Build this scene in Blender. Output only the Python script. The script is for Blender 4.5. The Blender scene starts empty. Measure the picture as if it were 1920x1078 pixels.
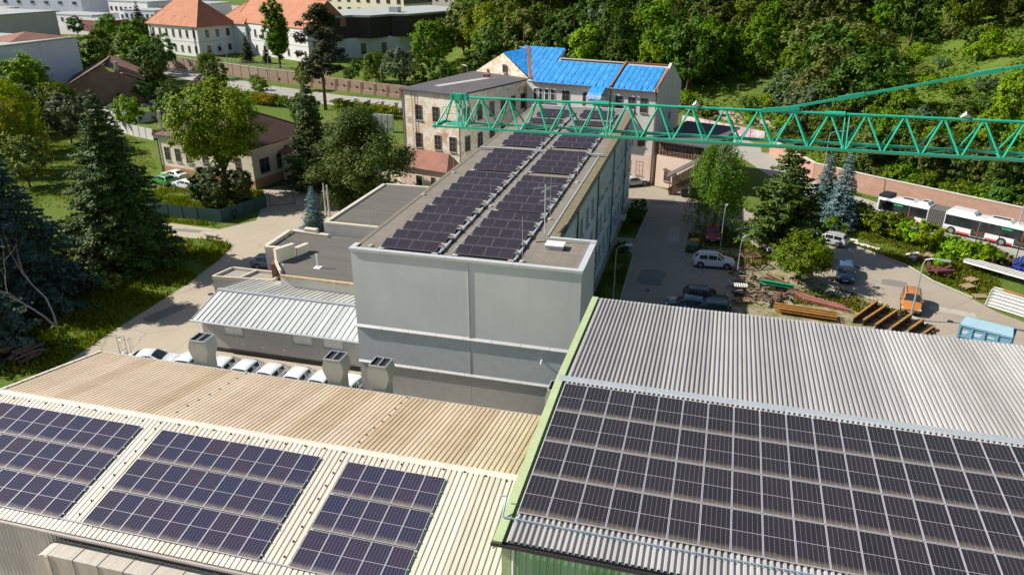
import bpy, math, random
import numpy as np
from mathutils import Vector, Matrix
R = math.radians
scene = bpy.context.scene
# ---------------------------------------------------------------- camera
CAM_H = 31.0
def cam_axes(th, ro, ya):
    th, ro, ya = R(th), R(ro), R(ya)
    fw = Vector((-math.sin(ya)*math.cos(th), math.cos(ya)*math.cos(th), -math.sin(th)))
    rt = Vector((math.cos(ya), math.sin(ya), 0)); up = rt.cross(fw)
    return rt*math.cos(ro)+up*math.sin(ro), -rt*math.sin(ro)+up*math.cos(ro), fw
_r, _u, _f = cam_axes(23.87, 0.08, 14.75)
cd = bpy.data.cameras.new('camera'); cd.sensor_width = 36; cd.lens = 1430.8/1920*36
cd.clip_start = .5; cd.clip_end = 4000
cam = bpy.data.objects.new('camera', cd); scene.collection.objects.link(cam)
cam.matrix_world = Matrix(((_r.x, _u.x, -_f.x, 0), (_r.y, _u.y, -_f.y, 0), (_r.z, _u.z, -_f.z, CAM_H), (0, 0, 0, 1)))
scene.camera = cam
# ---------------------------------------------------------------- sky and sun
SUN_EL, SUN_OFF = 39.0, 6.5          # from -X, a little from the viewer's side
sv = Vector((-math.cos(R(SUN_EL))*math.cos(R(SUN_OFF)), -math.cos(R(SUN_EL))*math.sin(R(SUN_OFF)), math.sin(R(SUN_EL))))
w = bpy.data.worlds.new('World'); scene.world = w; w.use_nodes = True
nt = w.node_tree; nt.nodes.clear()
sky = nt.nodes.new('ShaderNodeTexSky'); sky.sky_type = 'NISHITA'; sky.sun_disc = False
sky.sun_elevation = R(SUN_EL); sky.sun_rotation = math.atan2(sv.x, sv.y)
sky.air_density = 1.0; sky.dust_density = 1.2; sky.ozone_density = 1.0; sky.altitude = 200
bg = nt.nodes.new('ShaderNodeBackground'); bg.inputs['Strength'].default_value = 0.068
out = nt.nodes.new('ShaderNodeOutputWorld')
nt.links.new(sky.outputs[0], bg.inputs[0]); nt.links.new(bg.outputs[0], out.inputs[0])
sl = bpy.data.lights.new('sun', 'SUN'); sl.energy = 5.0; sl.angle = R(.53); sl.color = (1, .945, .86)
so = bpy.data.objects.new('sun', sl); scene.collection.objects.link(so)
so.rotation_euler = sv.to_track_quat('Z', 'Y').to_euler(); so.location = (-60, -10, 80)
vs = scene.view_settings
vs.view_transform = 'Standard'; vs.look = 'None'; vs.gamma = 1; vs.exposure = 0.6; vs.use_curve_mapping = False
scene.cycles.max_bounces = 5; scene.cycles.diffuse_bounces = 3; scene.cycles.glossy_bounces = 2
scene.cycles.transmission_bounces = 3; scene.cycles.transparent_max_bounces = 4
# ---------------------------------------------------------------- helpers
COL = scene.collection
rng = random.Random(7)
class MB:
    def __init__(s): s.v = []; s.f = []; s.m = []
    def add(s, vs, fs, m=0):
        o = len(s.v); s.v += [tuple(p) for p in vs]; s.f += [tuple(i+o for i in f) for f in fs]; s.m += [m]*len(fs); return s
    def box(s, x0, x1, y0, y1, z0, z1, m=0):
        return s.add([(x0,y0,z0),(x1,y0,z0),(x1,y1,z0),(x0,y1,z0),(x0,y0,z1),(x1,y0,z1),(x1,y1,z1),(x0,y1,z1)],
                     [(0,3,2,1),(4,5,6,7),(0,1,5,4),(1,2,6,5),(2,3,7,6),(3,0,4,7)], m)
    def bar(s, p, q, w, h=None, m=0, up=(0,0,1)):
        p, q = Vector(p), Vector(q); h = h or w; d = (q-p).normalized(); u = Vector(up)
        if abs(d.dot(u)) > .98: u = Vector((0,1,0))
        a = d.cross(u).normalized()*w/2; b = a.cross(d).normalized()*h/2
        return s.add([p-a-b,p+a-b,p+a+b,p-a+b,q-a-b,q+a-b,q+a+b,q-a+b],
                     [(0,1,2,3),(7,6,5,4),(1,0,4,5),(2,1,5,6),(3,2,6,7),(0,3,7,4)], m)
    def tube(s, pts, r, n=6, m=0, cap=True):
        pts = [Vector(p) for p in pts]; k = len(pts); o = len(s.v); prev = None
        for i, p in enumerate(pts):
            d = (pts[min(i+1,k-1)]-pts[max(i-1,0)]).normalized()
            u = Vector((0,0,1)) if abs(d.z) < .9 else Vector((1,0,0))
            if prev is not None: u = prev
            a = (u - d*u.dot(d)).normalized(); b = d.cross(a); prev = a
            rr = r[i] if isinstance(r, (list,tuple)) else r
            for j in range(n):
                t = 2*math.pi*j/n; s.v.append(tuple(p+a*math.cos(t)*rr+b*math.sin(t)*rr))
        for i in range(k-1):
            for j in range(n):
                s.f.append((o+i*n+j, o+i*n+(j+1)%n, o+(i+1)*n+(j+1)%n, o+(i+1)*n+j)); s.m.append(m)
        if cap:
            s.f.append(tuple(o+j for j in range(n-1,-1,-1))); s.f.append(tuple(o+(k-1)*n+j for j in range(n))); s.m += [m,m]
        return s
    def prism(s, poly, z0, z1, m=0, top=True, bottom=True):
        n = len(poly)
        a = sum(poly[i][0]*poly[(i+1)%n][1]-poly[(i+1)%n][0]*poly[i][1] for i in range(n))
        if a < 0: poly = poly[::-1]
        fs = [(i,(i+1)%n,n+(i+1)%n,n+i) for i in range(n)]
        if top: fs.append(tuple(range(n,2*n)))
        if bottom: fs.append(tuple(range(n-1,-1,-1)))
        return s.add([(x,y,z0) for x,y in poly]+[(x,y,z1) for x,y in poly], fs, m)
    def face(s, *ps, m=0): return s.add(ps, [tuple(range(len(ps)))], m)
    def solid(s, poly3, n, t, m=0):
        """planar polygon given thickness t along -n"""
        n = Vector(n).normalized(); k = len(poly3); a = [Vector(p) for p in poly3]; b = [p-n*t for p in a]
        return s.add(a+b, [tuple(range(k)), tuple(range(2*k-1,k-1,-1))]+[((i+1)%k, i, k+i, k+(i+1)%k) for i in range(k)], m)
    def xf(s, M): s.v = [tuple(M@Vector(p)) for p in s.v]; return s
    def off(s, o): s.v = [(p[0]-o[0],p[1]-o[1],p[2]-o[2]) for p in s.v]; return s
    def mesh(s, name, mats, smooth=False):
        me = bpy.data.meshes.new(name); me.from_pydata(s.v, [], s.f)
        for mm in (mats if isinstance(mats,(list,tuple)) else [mats]): me.materials.append(mm)
        if len(set(s.m)) > 1: me.polygons.foreach_set('material_index', s.m)
        if smooth: me.polygons.foreach_set('use_smooth', [True]*len(s.f))
        me.update(); return me
    def build(s, name, mats, parent=None, smooth=False):
        return obj(name, s.mesh(name, mats, smooth), parent)
def obj(name, me, parent=None, loc=None, rot=None):
    o = bpy.data.objects.new(name, me); COL.objects.link(o)
    if parent is not None:
        o.parent = parent
        if ROOT.get(parent.name): o.matrix_parent_inverse = ROOT[parent.name]
    if loc is not None: o.location = loc
    if rot is not None: o.rotation_euler = rot
    return o
ROOT = {}
def tag(o, label=None, cat=None, group=None, kind=None):
    for k, v in (('label',label),('category',cat),('group',group),('kind',kind)):
        if v: o[k] = v
    return o
def thing(name, label, cat, loc=(0,0,0), rotz=0, group=None, world=False):
    """Empty at a thing's base; world=True lets parts be written in world coordinates"""
    o = bpy.data.objects.new(name, None); COL.objects.link(o); o.empty_display_size = .3
    o.location = loc; o.rotation_euler = (0,0,rotz); tag(o, label, cat, group, 'thing')
    if world: ROOT[o.name] = Matrix.LocRotScale(Vector(loc), Matrix.Rotation(rotz,3,'Z'), None).inverted()
    return o
KIDS = {}
def copy_tree(o, parent=None):
    c = o.copy(); COL.objects.link(c)
    if parent is not None: c.parent = parent
    for ch in o.children: copy_tree(ch, c)
    return c
def ordn(n):
    return '%d%s' % (n, 'th' if 10 <= n%100 <= 20 else {1:'st',2:'nd',3:'rd'}.get(n%10,'th'))
def ordw(i): return ['first','second','third','fourth','fifth','sixth','seventh','eighth','ninth','tenth','eleventh','twelfth','thirteenth','fourteenth','fifteenth','sixteenth','seventeenth','eighteenth','nineteenth','twentieth','twenty-first','twenty-second','twenty-third','twenty-fourth'][i]
# ---------------------------------------------------------------- materials
MATS = {}
class NT:
    def __init__(s, name):
        s.m = bpy.data.materials.new(name); s.m.use_nodes = True; s.t = s.m.node_tree; s.t.nodes.clear()
        s.o = s.t.nodes.new('ShaderNodeOutputMaterial'); s.b = s.t.nodes.new('ShaderNodeBsdfPrincipled'); s.t.links.new(s.b.outputs[0], s.o.inputs[0])
        s.c = s.t.nodes.new('ShaderNodeTexCoord')
    def n(s, t, **kw):
        x = s.t.nodes.new(t)
        for k, v in kw.items(): setattr(x, k, v)
        return x
    def l(s, a, b): s.t.links.new(a, b)
    def noise(s, scale, det=4, rough=.55, vec=None, coord='Object'):
        x = s.n('ShaderNodeTexNoise'); x.inputs['Scale'].default_value = scale; x.inputs['Detail'].default_value = det; x.inputs['Roughness'].default_value = rough
        s.l(vec if vec is not None else s.c.outputs[coord], x.inputs['Vector']); return x.outputs[0]
    def ramp(s, fac, stops):
        x = s.n('ShaderNodeValToRGB'); e = x.color_ramp.elements
        while len(e) > 1: e.remove(e[-1])
        e[0].position = stops[0][0]; e[0].color = tuple(stops[0][1])+(1,) if len(stops[0][1]) == 3 else stops[0][1]
        for p, c in stops[1:]:
            q = e.new(p); q.color = tuple(c)+(1,) if len(c) == 3 else c
        s.l(fac, x.inputs[0]); return x.outputs[0]
    def mix(s, fac, a, b, mode='MIX'):
        x = s.n('ShaderNodeMix', data_type='RGBA', blend_type=mode)
        if isinstance(fac, (int,float)): x.inputs[0].default_value = fac
        else: s.l(fac, x.inputs[0])
        for i, v in ((6,a),(7,b)):
            if isinstance(v, tuple): x.inputs[i].default_value = v+(1,) if len(v) == 3 else v
            else: s.l(v, x.inputs[i])
        return x.outputs[2]
    def math(s, op, a, b=None):
        x = s.n('ShaderNodeMath', operation=op)
        for i, v in ((0,a),(1,b)):
            if v is None: continue
            if isinstance(v,(int,float)): x.inputs[i].default_value = v
            else: s.l(v, x.inputs[i])
        return x.outputs[0]
    def mapping(s, scale=(1,1,1), coord='Object', rot=(0,0,0)):
        x = s.n('ShaderNodeMapping'); x.inputs['Scale'].default_value = scale; x.inputs['Rotation'].default_value = rot
        s.l(s.c.outputs[coord], x.inputs[0]); return x.outputs[0]
    def bump(s, h, strength=.3, dist=.05):
        x = s.n('ShaderNodeBump'); x.inputs['Strength'].default_value = strength; x.inputs['Distance'].default_value = dist
        s.l(h, x.inputs['Height']); s.l(x.outputs[0], s.b.inputs['Normal'])
    def base(s, c):
        if isinstance(c, tuple): s.b.inputs['Base Color'].default_value = c+(1,)
        else: s.l(c, s.b.inputs['Base Color'])
    def set(s, rough=.7, metal=0, spec=None):
        s.b.inputs['Roughness'].default_value = rough; s.b.inputs['Metallic'].default_value = metal
        if spec is not None: s.b.inputs['Specular IOR Level'].default_value = spec
        return s
def mat(name, c, c2=None, scale=1.5, rough=.8, metal=0, spec=None, lo=.35, hi=.65, bump=0, bscale=None, streak=None, coord='Object', det=5):
    if name in MATS: return MATS[name]
    t = NT(name).set(rough, metal, spec)
    if c2 is None: c2 = tuple(x*.82 for x in c)
    vec = t.mapping(streak, coord) if streak else None
    nz = t.noise(scale, det, .6, vec, coord)
    col = t.ramp(nz, [(lo,c),(hi,c2)])
    col = t.mix(.35, col, t.ramp(t.noise(scale*9, 3, .6, None, coord), [(.3,tuple(x*.72 for x in c)),(.7,tuple(min(1,x*1.12) for x in c))]))
    t.base(col)
    if bump: t.bump(t.noise(bscale or scale*8, 4, .6, None, coord), bump, .03)
    MATS[name] = t.m; return t.m
def glass(name, c=(.02,.025,.03), rough=.08):
    t = NT(name).set(rough, 0, .8); nz = t.noise(.7, 2)
    t.base(t.ramp(nz, [(.35,c),(.65,tuple(x*2.2+.01 for x in c))])); MATS[name] = t.m; return t.m
def paint(name, c, rough=.28):
    t = NT(name).set(rough, 0, .5); t.b.inputs['Coat Weight'].default_value = .6; t.b.inputs['Coat Roughness'].default_value = .08
    t.base(t.mix(.12, c, t.ramp(t.noise(3,4), [(.3,tuple(x*.7 for x in c)),(.7,(.35,.32,.28))]))); MATS[name] = t.m; return t.m
M_white = mat('white_paint', (.74,.73,.70), (.66,.65,.61), .6)
M_alu = mat('aluminium', (.62,.63,.66), (.5,.51,.54), 2, .4, .55)
M_galv = mat('galvanised_steel', (.50,.52,.53), (.40,.42,.43), 1.2, .45, .45)
M_black = mat('black_plastic', (.02,.02,.022), None, 3, .6)
M_dark = mat('dark_metal', (.045,.045,.05), None, 2, .5, .3)
M_conc = mat('concrete', (.42,.40,.37), (.33,.31,.28), .9, .9, bump=.2)
M_glass = glass('window_glass')
M_bark = mat('bark', (.075,.055,.04), (.12,.095,.07), 2.5, .95, bump=.4)
M_rust = mat('rusty_steel', (.16,.075,.045), (.09,.05,.04), 1.6, .85, bump=.2)
M_wood = mat('weathered_wood', (.36,.25,.14), (.24,.16,.09), 1.2, .85, streak=(1,6,6))
# ---------------------------------------------------------------- terrain
HB = [(-330,330),(-190,250),(-70,176),(-12,160),(6,150),(15,124),(22,117),(40,104),(62,88),(120,50)]
def hill(x, y):
    best = 1e9; sg = -1
    for i in range(len(HB)-1):
        ax, ay = HB[i]; bx, by = HB[i+1]; dx, dy = bx-ax, by-ay
        t = max(0, min(1, ((x-ax)*dx+(y-ay)*dy)/(dx*dx+dy*dy))); px, py = ax+t*dx, ay+t*dy
        d = math.hypot(x-px, y-py)
        if d < best-1e-9: best = d; sg = 1 if dx*(y-ay)-dy*(x-ax) > 0 else -1
    d = best*sg
    if d <= 0: return 0.
    q = min(1, max(0, (x+98)/70.)); q = q*q*(3-2*q)
    return q*(.30*d if d < 20 else 6+.40*(d-20) if d < 90 else 34+.2*(d-90))
def lump(x, y): return .5*math.sin(x*.31+1.3*math.sin(y*.17))+.5*math.sin(y*.27+1.1*math.sin(x*.23))
def axis(lo, hi, f0, f1, fine, coarse):
    a = []; x = lo
    while x < hi:
        a.append(x); x += fine if f0 <= x < f1 else coarse
    return a+[hi]
xs = axis(-1600, 1600, -260, 160, 4, 40); ys = axis(-400, 1800, 20, 330, 4, 40)
vv = []; ff = []
for y in ys:
    for x in xs:
        h = hill(x, y); vv.append((x, y, h+(lump(x, y)*.5 if h > 1 else 0)))
nx = len(xs)
for j in range(len(ys)-1):
    for i in range(nx-1): ff.append((j*nx+i, j*nx+i+1, (j+1)*nx+i+1, (j+1)*nx+i))
t = NT('grass_ground').set(.95, 0, .1)
a = t.ramp(t.noise(.06, 5, .6), [(.36,(.075,.13,.018)),(.52,(.115,.165,.026)),(.68,(.18,.175,.05))])
b = t.ramp(t.noise(1.4, 5, .7), [(.3,(.045,.085,.013)),(.55,(.105,.155,.025)),(.75,(.19,.19,.055))])
t.base(t.mix(.5, a, b)); t.bump(t.noise(2.5, 5, .7), .7, .25)
M_grass = t.m
me = bpy.data.meshes.new('ground'); me.from_pydata(vv, [], ff); me.materials.append(M_grass)
me.polygons.foreach_set('use_smooth', [True]*len(ff)); ground = obj('ground', me); tag(ground, kind='structure')
def asphalt(name, c, c2, crack=.72):
    t = NT(name).set(.9)
    a = t.ramp(t.noise(.16, 5, .6), [(.32,c),(.68,c2)])
    b = t.ramp(t.noise(7, 4, .7), [(.3,tuple(x*.75 for x in c)),(.7,tuple(x*1.2 for x in c2))])
    col = t.mix(.4, a, b)
    v = t.n('ShaderNodeTexVoronoi', feature='DISTANCE_TO_EDGE'); v.inputs['Scale'].default_value = .22
    wv = t.n('ShaderNodeMix', data_type='VECTOR'); wv.inputs[0].default_value = .3
    nz = t.n('ShaderNodeTexNoise'); nz.inputs['Scale'].default_value = .8; t.l(t.c.outputs['Object'], nz.inputs['Vector'])
    t.l(t.c.outputs['Object'], wv.inputs[4]); t.l(nz.outputs[1], wv.inputs[5]); t.l(wv.outputs[1], v.inputs['Vector'])
    k = t.ramp(v.outputs[0], [(.002,(crack,)*3),(.007,(1,1,1))])
    col = t.mix(1., col, k, 'MULTIPLY')
    # oil and patch stains
    col = t.mix(t.ramp(t.noise(.55, 3, .5), [(.62,(0,0,0)),(.72,(.35,)*3)]), col, tuple(x*.5 for x in c))
    t.base(col); t.bump(t.noise(18, 3, .7), .25, .02); return t.m
M_yard = asphalt('yard_asphalt', (.265,.225,.172), (.355,.305,.235))
M_path = asphalt('path_concrete', (.33,.278,.205), (.42,.36,.27))
M_road = asphalt('road_asphalt', (.29,.275,.24), (.36,.34,.30))
def sheet(name, poly, z, m, kerb=None):
    mb = MB(); n = len(poly)
    a = sum(poly[i][0]*poly[(i+1)%n][1]-poly[(i+1)%n][0]*poly[i][1] for i in range(n))
    if a < 0: poly = poly[::-1]
    mb.face(*[(x, y, z) for x, y in poly]); return tag(mb.build(name, m), kind='structure')
def ribbon(name, pts, wid, z, m):
    """a strip following the ground along a polyline"""
    mb = MB(); P = []
    for i in range(len(pts)-1):
        a, b = Vector(pts[i]), Vector(pts[i+1]); k = max(1, int((b-a).length/4))
        for j in range(k): P.append(a+(b-a)*j/k)
    P.append(Vector(pts[-1])); row = []
    for i, p in enumerate(P):
        d = (P[min(i+1,len(P)-1)]-P[max(i-1,0)]).normalized(); nrm = Vector((-d.y, d.x))
        r = []
        for s in (-1, 0, 1):
            q = p+nrm*wid/2*s; r.append((q.x, q.y, hill(q.x, q.y)+z))
        row.append(r)
    for i in range(len(row)-1):
        for s in range(2): mb.face(row[i][s+1], row[i][s], row[i+1][s], row[i+1][s+1])
    return tag(mb.build(name, m), kind='structure')
sheet('town_paving', [(-420,262),(-262,262),(-214,262),(-196,250),(-178,236),(-200,262),(-190,300),(-210,430),(-460,430)], .02, M_road)
sheet('bounce_forecourt', [(-70,-30),(60,-30),(60,22.3),(-70,22.3)], .012, M_path)  # unseen paving added to bounce light onto the near hall walls
# yard between the office block and the bus road
sheet('yard', [(-10,40),(60,40),(60,60),(31,70.5),(27.5,74),(26.1,76.7),(23.3,80.2),(21.7,84),(18,87.9),(13,92.5),(8,98),(-1,105.2),(-5,106),(-8,108.2),(-24,112),(-24,100),(-10,100)], .012, M_yard)
# left service road between hall, low wings and lawn
sheet('service_path', [(-6,22.4),(-6,47),(-24,47),(-24,110),(-46,112),(-57,97),(-60.5,91.6),(-57,86),(-54,79.5),(-56.5,75.4),(-66,75.9),(-75,78),(-75,73.6),(-61.2,71.7),(-54.9,72),(-51.7,70.9),(-50.6,66.6),(-49.8,60),(-49.6,48.6),(-49,40),(-48,22.4)], .012, M_path)
road_pts = [(-235,285),(-212,246),(-186,217),(-165,195),(-145,187.6),(-122,175),(-112,169.5),(-84,160),(-68,157),(-40,150),(-14,147)]
ribbon('road', road_pts, 7.5, .02, M_road)
ribbon('pavement', [(x+1.6, y-6.2) for x, y in road_pts[3:]], 2.2, .05, mat('pavement_slab', (.40,.38,.34), (.33,.31,.27), .8))
ribbon('bus_road', [(-14,147),(2,141),(9,128),(16.5,108.5),(23,101.3),(30,96.4),(37,92.2),(60,78),(100,55)], 7.5, .024, M_road)
ribbon('dirt_track', [(-60,186),(-14,168),(-4,161.5),(8,152),(20,141)], 3.2, .10, mat('dirt', (.36,.29,.22), (.27,.21,.15), .6, .95))
# bare soil under the scrap steel and on the verge
t = NT('bare_soil').set(.95); nz = t.noise(.8, 5, .7)
t.base(t.ramp(nz, [(.32,(.10,.13,.035)),(.46,(.17,.17,.07)),(.55,(.30,.24,.16)),(.75,(.38,.31,.22))])); t.bump(t.noise(4,4,.7), .6, .1); M_soil = t.m
sheet('scrap_ground', [(3.2,64),(4.0,78.6),(3.9,80.6),(6.5,85.2),(9.6,82.8),(12.6,76.6),(17,73.8),(19.4,71),(20.6,69.4),(19,66.4),(19,60),(3.2,60)], .030, M_soil)
sheet('scrap_verge', [(13.2,92.6),(18,87.9),(21.7,84),(23.3,80.2),(26.1,76.7),(29,75.2),(37,75),(42,82),(33,90),(24,97.2),(16.5,103)], .030, M_grass)
sheet('island_lawn', [(-1.6,82),(-1.5,88.6),(-.1,91.4),(2.6,92.4),(5.5,88),(6.5,85.2),(3.9,80.6)], .030, M_soil)
sheet('planting_strip', [(-9.6,60),(-6.9,60),(-7.1,79.5),(-8.3,82.3),(-9.6,82.3)], .030, M_grass)
sheet('planting_strip', [(-9.6,85),(-7.4,85.3),(-7.0,96.3),(-9.6,96.6)], .030, M_grass)
for pl in ([(-6.85,60),(-6.95,70),(-7.05,79.6),(-8.25,82.45)], [(-7.35,85.2),(-7.15,91),(-6.95,96.4),(-9.6,96.75)], [(-1.75,80.4),(-1.65,88.7),(-.2,91.6),(2.7,92.6)], [(13.1,92.7),(18.1,88.0),(21.8,84.1),(23.4,80.3),(26.2,76.8)], [(12.6,76.5),(17.05,73.7),(19.5,70.9),(20.7,69.3)]):
    mb = MB()
    for a, b in zip(pl, pl[1:]): mb.bar((a[0],a[1],.06), (b[0],b[1],.06), .14, .14)
    tag(mb.build('kerb', M_conc), kind='structure')
# repairs, drains and worn lines on the paved areas
M_patchd = asphalt('patch_dark', (.16,.148,.13), (.21,.195,.17)); M_patchl = asphalt('patch_light', (.36,.325,.26), (.44,.40,.33))
g_ = random.Random(3)
for (cx, cy, w_, d_, m_) in ((-44.5,70,2.2,3.6,M_patchd),(-47.5,54,1.6,5.0,M_patchd),(-46,63,3.0,1.4,M_patchl),(-60,74,4.0,1.0,M_patchd),(-4.5,74,2.6,4.4,M_patchd),(-3.2,88,1.4,6.0,M_patchl),(10.5,90.5,3.0,2.0,M_patchd),(19.5,78.8,2.4,1.8,M_patchd),(23.5,73,4.0,1.2,M_patchl),(-5.5,100.5,3.5,2.5,M_patchd),(24.5,69,1.6,3.4,M_patchd),(-46.5,44.5,2.4,2.0,M_patchl)):
    a = g_.uniform(-.3,.3); P = []
    for k in range(10):
        t_ = k/10*2*math.pi; u, v = max(-1,min(1,1.35*math.cos(t_)))*w_/2*g_.uniform(.9,1.05), max(-1,min(1,1.35*math.sin(t_)))*d_/2*g_.uniform(.9,1.05); P.append((cx+u*math.cos(a)-v*math.sin(a), cy+u*math.sin(a)+v*math.cos(a)))
    sheet('asphalt_patch', P, .018, m_)
for i, (x, y, lb) in enumerate(((-46.0,58.5,'round iron manhole cover on the left service road'),(-4.6,70.5,'round iron manhole cover in the shaded yard'),(16.5,82.5,'round iron manhole cover near the blue car'),(22.8,70.6,'round iron manhole cover near the waste container'))):
    o = thing('manhole_cover', lb, 'manhole cover', (x,y,.012)); MB().tube([(0,0,0),(0,0,.02)], .36, 18).build('frame', M_conc, o); MB().tube([(0,0,.018),(0,0,.028)], .3, 18).build('lid', M_dark, o)
# ---------------------------------------------------------------- windows
WC = {}
def win(parent, loc, ang, w, h, nx=2, ny=2, fm=None, pm=None, sill=True, fw=.07, name='window', sm=None):
    """ang: heading of the outward normal; loc: bottom centre on the wall face"""
    fm = fm or M_white; pm = pm or M_glass; key = (round(w,2),round(h,2),nx,ny,fm.name,pm.name,fw)
    if key not in WC:
        f = MB(); f.box(-w/2,w/2,-.06,.02,0,fw); f.box(-w/2,w/2,-.06,.02,h-fw,h); f.box(-w/2,-w/2+fw,-.058,.02,fw,h-fw); f.box(w/2-fw,w/2,-.058,.02,fw,h-fw)
        for i in range(1,nx): x = -w/2+w*i/nx; f.box(x-fw*.4,x+fw*.4,-.054,.02,fw,h-fw)
        for j in range(1,ny): z = h*(j/ny if ny != 2 else .66); f.box(-w/2+fw,w/2-fw,-.052,.02,z-fw*.35,z+fw*.35)
        p = MB().box(-w/2+.02,w/2-.02,-.03,.015,.02,h-.02)
        s = MB().box(-w/2-.08,w/2+.08,-.17,.02,-.06,-.004)
        WC[key] = (f.mesh('window',fm), p.mesh('pane',pm), s.mesh('sill',sm or M_conc))
    a, b, c = WC[key]; o = obj(name, a, parent, loc, (0,0,ang+math.pi/2)); obj('pane', b, o)
    if sill: obj('sill', c, o)
    return o
def wall_box(mb, x0, x1, y0, y1, z0, z1, m=0): return mb.box(x0,x1,y0,y1,z0,z1,m)
# ---------------------------------------------------------------- profiled sheets
def profile_mesh(name, width, length, prof, pitch, m, vertical=False):
    """prof: (x, z) inside one pitch; sheet runs along +Y (or +Z when vertical, relief towards -Y)"""
    mb = MB(); n = round(width/pitch); P = []
    for k in range(n): P += [(k*pitch+x, z) for x, z in prof]
    P.append((n*pitch, prof[0][1]))
    for x, z in P: mb.v += [(x,0,z),(x,length,z)] if not vertical else [(x,-z,0),(x,-z,length)]
    for i in range(len(P)-1):
        mb.f.append((2*i,2*i+2,2*i+3,2*i+1)); mb.m.append(0)
    return mb.mesh(name, m)
def metal_sheet(name, c, c2, streak=(7,.35,1), rough=.5, dirt=(.20,.17,.13), amt=.35):
    t = NT(name).set(rough, .12); a = t.ramp(t.noise(.35,4,.55), [(.35,c),(.65,c2)])
    s = t.noise(1.0, 5, .65, t.mapping(streak)); col = t.mix(t.ramp(s, [(.48,(0,0,0)),(.72,(amt,)*3)]), a, dirt)
    oi = t.n('ShaderNodeObjectInfo'); col = t.mix(.15, col, t.ramp(oi.outputs['Random'], [(0,(.13,.11,.085)),(1,(1,.98,.92))]))
    t.base(col); MATS[name] = t.m; return t.m
M_rroof = metal_sheet('grey_roof_sheet', (.445,.43,.415), (.39,.376,.364), amt=.22)
M_ltan = metal_sheet('tan_roof_sheet', (.63,.505,.345), (.54,.42,.27), amt=.5, dirt=(.24,.155,.08))
M_lcream = metal_sheet('cream_roof_sheet', (.68,.615,.525), (.60,.54,.455), amt=.34, dirt=(.34,.25,.15))
M_green = metal_sheet('green_cladding', (.16,.41,.18), (.14,.36,.155), (3,3,.4), amt=.12)
M_lgreen = mat('pale_green_flashing', (.43,.50,.27), (.37,.44,.23), .8, .55)
# ---------------------------------------------------------------- solar modules
def cell_material(name, c, c2, line, vw, hw, px, py, dusty):
    t = NT(name).set(.16, 0, .42)
    sx = t.n('ShaderNodeSeparateXYZ'); t.l(t.c.outputs['Object'], sx.inputs[0])
    oi = t.n('ShaderNodeObjectInfo')
    base = t.mix(oi.outputs['Random'], c, c2)
    def lines(src, pitch, wd):
        f = t.math('FRACT', t.math('DIVIDE', src, pitch)); d = t.math('ABSOLUTE', t.math('SUBTRACT', f, .5))
        return t.math('GREATER_THAN', d, .5-wd/pitch/2)
    col = t.mix(t.math('MULTIPLY', lines(sx.outputs[1], py, hw), .55), base, line)
    col = t.mix(t.math('MULTIPLY', lines(sx.outputs[0], px, vw), .9), col, line)
    # washed-down dust gathers on the lower edge of each module
    g = t.math('ADD', t.math('MULTIPLY', sx.outputs[1], -1/.34), 1.0)
    g = t.math('ADD', g, t.math('MULTIPLY', t.math('SUBTRACT', t.noise(3,4,.6), .5), .9))
    d = t.ramp(g, [(.08,(0,0,0)),(1.0,(dusty,)*3)])
    col = t.mix(d, col, (.36,.30,.23)); t.base(col)
    col2 = t.mix(.025, col, (.4,.35,.28)); t.base(col2)
    t.l(t.math('ADD', t.math('MULTIPLY', d, .4), .16), t.b.inputs['Roughness'])
    return t.m
M_cellR, M_cellR0 = [cell_material('solar_cells_grey'+n_, (.0095,.0095,.015), (.016,.0145,.021), (.21,.195,.19), .010, .004, .1735, .0866, d_) for n_, d_ in (('_dusty',.42),('',.0))]
M_cellL, M_cellL0 = [cell_material('solar_cells_blue'+n_, (.010,.013,.046), (.025,.016,.036), (.17,.165,.215), .012, .009, .1735, .0866, d_) for n_, d_ in (('_dusty',.5),('',.0))]
M_cellB = cell_material('solar_cells_black', (.020,.016,.026), (.027,.020,.030), (.07,.06,.085), .008, .005, .1735, .0866, .03)
M_frame = mat('module_frame', (.64,.62,.66), (.56,.54,.58), 2, .4, .3)
M_framed = mat('module_frame_dark', (.26,.25,.28), (.19,.18,.21), 2, .4, .3)
PW, PH = 1.05, 2.10
def module_meshes(name, fm, cm, cm2, w=PW, h=PH, ft=.020):
    f = MB(); f.box(0,w,0,ft,0,.04); f.box(0,w,h-ft,h,0,.04); f.box(0,ft,ft,h-ft,0,.0395); f.box(w-ft,w,ft,h-ft,0,.0395)
    f.box(ft,w-ft,h/2-.008,h/2+.008,.010,.034); f.box(ft,w-ft,ft,h-ft,0,.008)
    lo = MB().box(0,w-2*ft,0,h/2-.011-ft,.0,.020); 
    return f.mesh('frame', fm), (lo.mesh('cell_field', cm), lo.mesh('cell_field', cm2)), ft, h
def module_thing(ms, label, group, M):
    fr, ce, ft, h = ms
    o = bpy.data.objects.new('solar_panel', None); COL.objects.link(o); o.empty_display_size = .2; o.matrix_world = M
    tag(o, label, 'solar panel', group); obj('frame', fr, o)
    obj('cell_field', ce[0], o, (ft,ft,.012)); obj('cell_field', ce[1], o, (ft,h/2+.011,.012)); return o
MODR = module_meshes('r', M_frame, M_cellR, M_cellR0); MODL = module_meshes('l', M_frame, M_cellL, M_cellL0)
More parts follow.
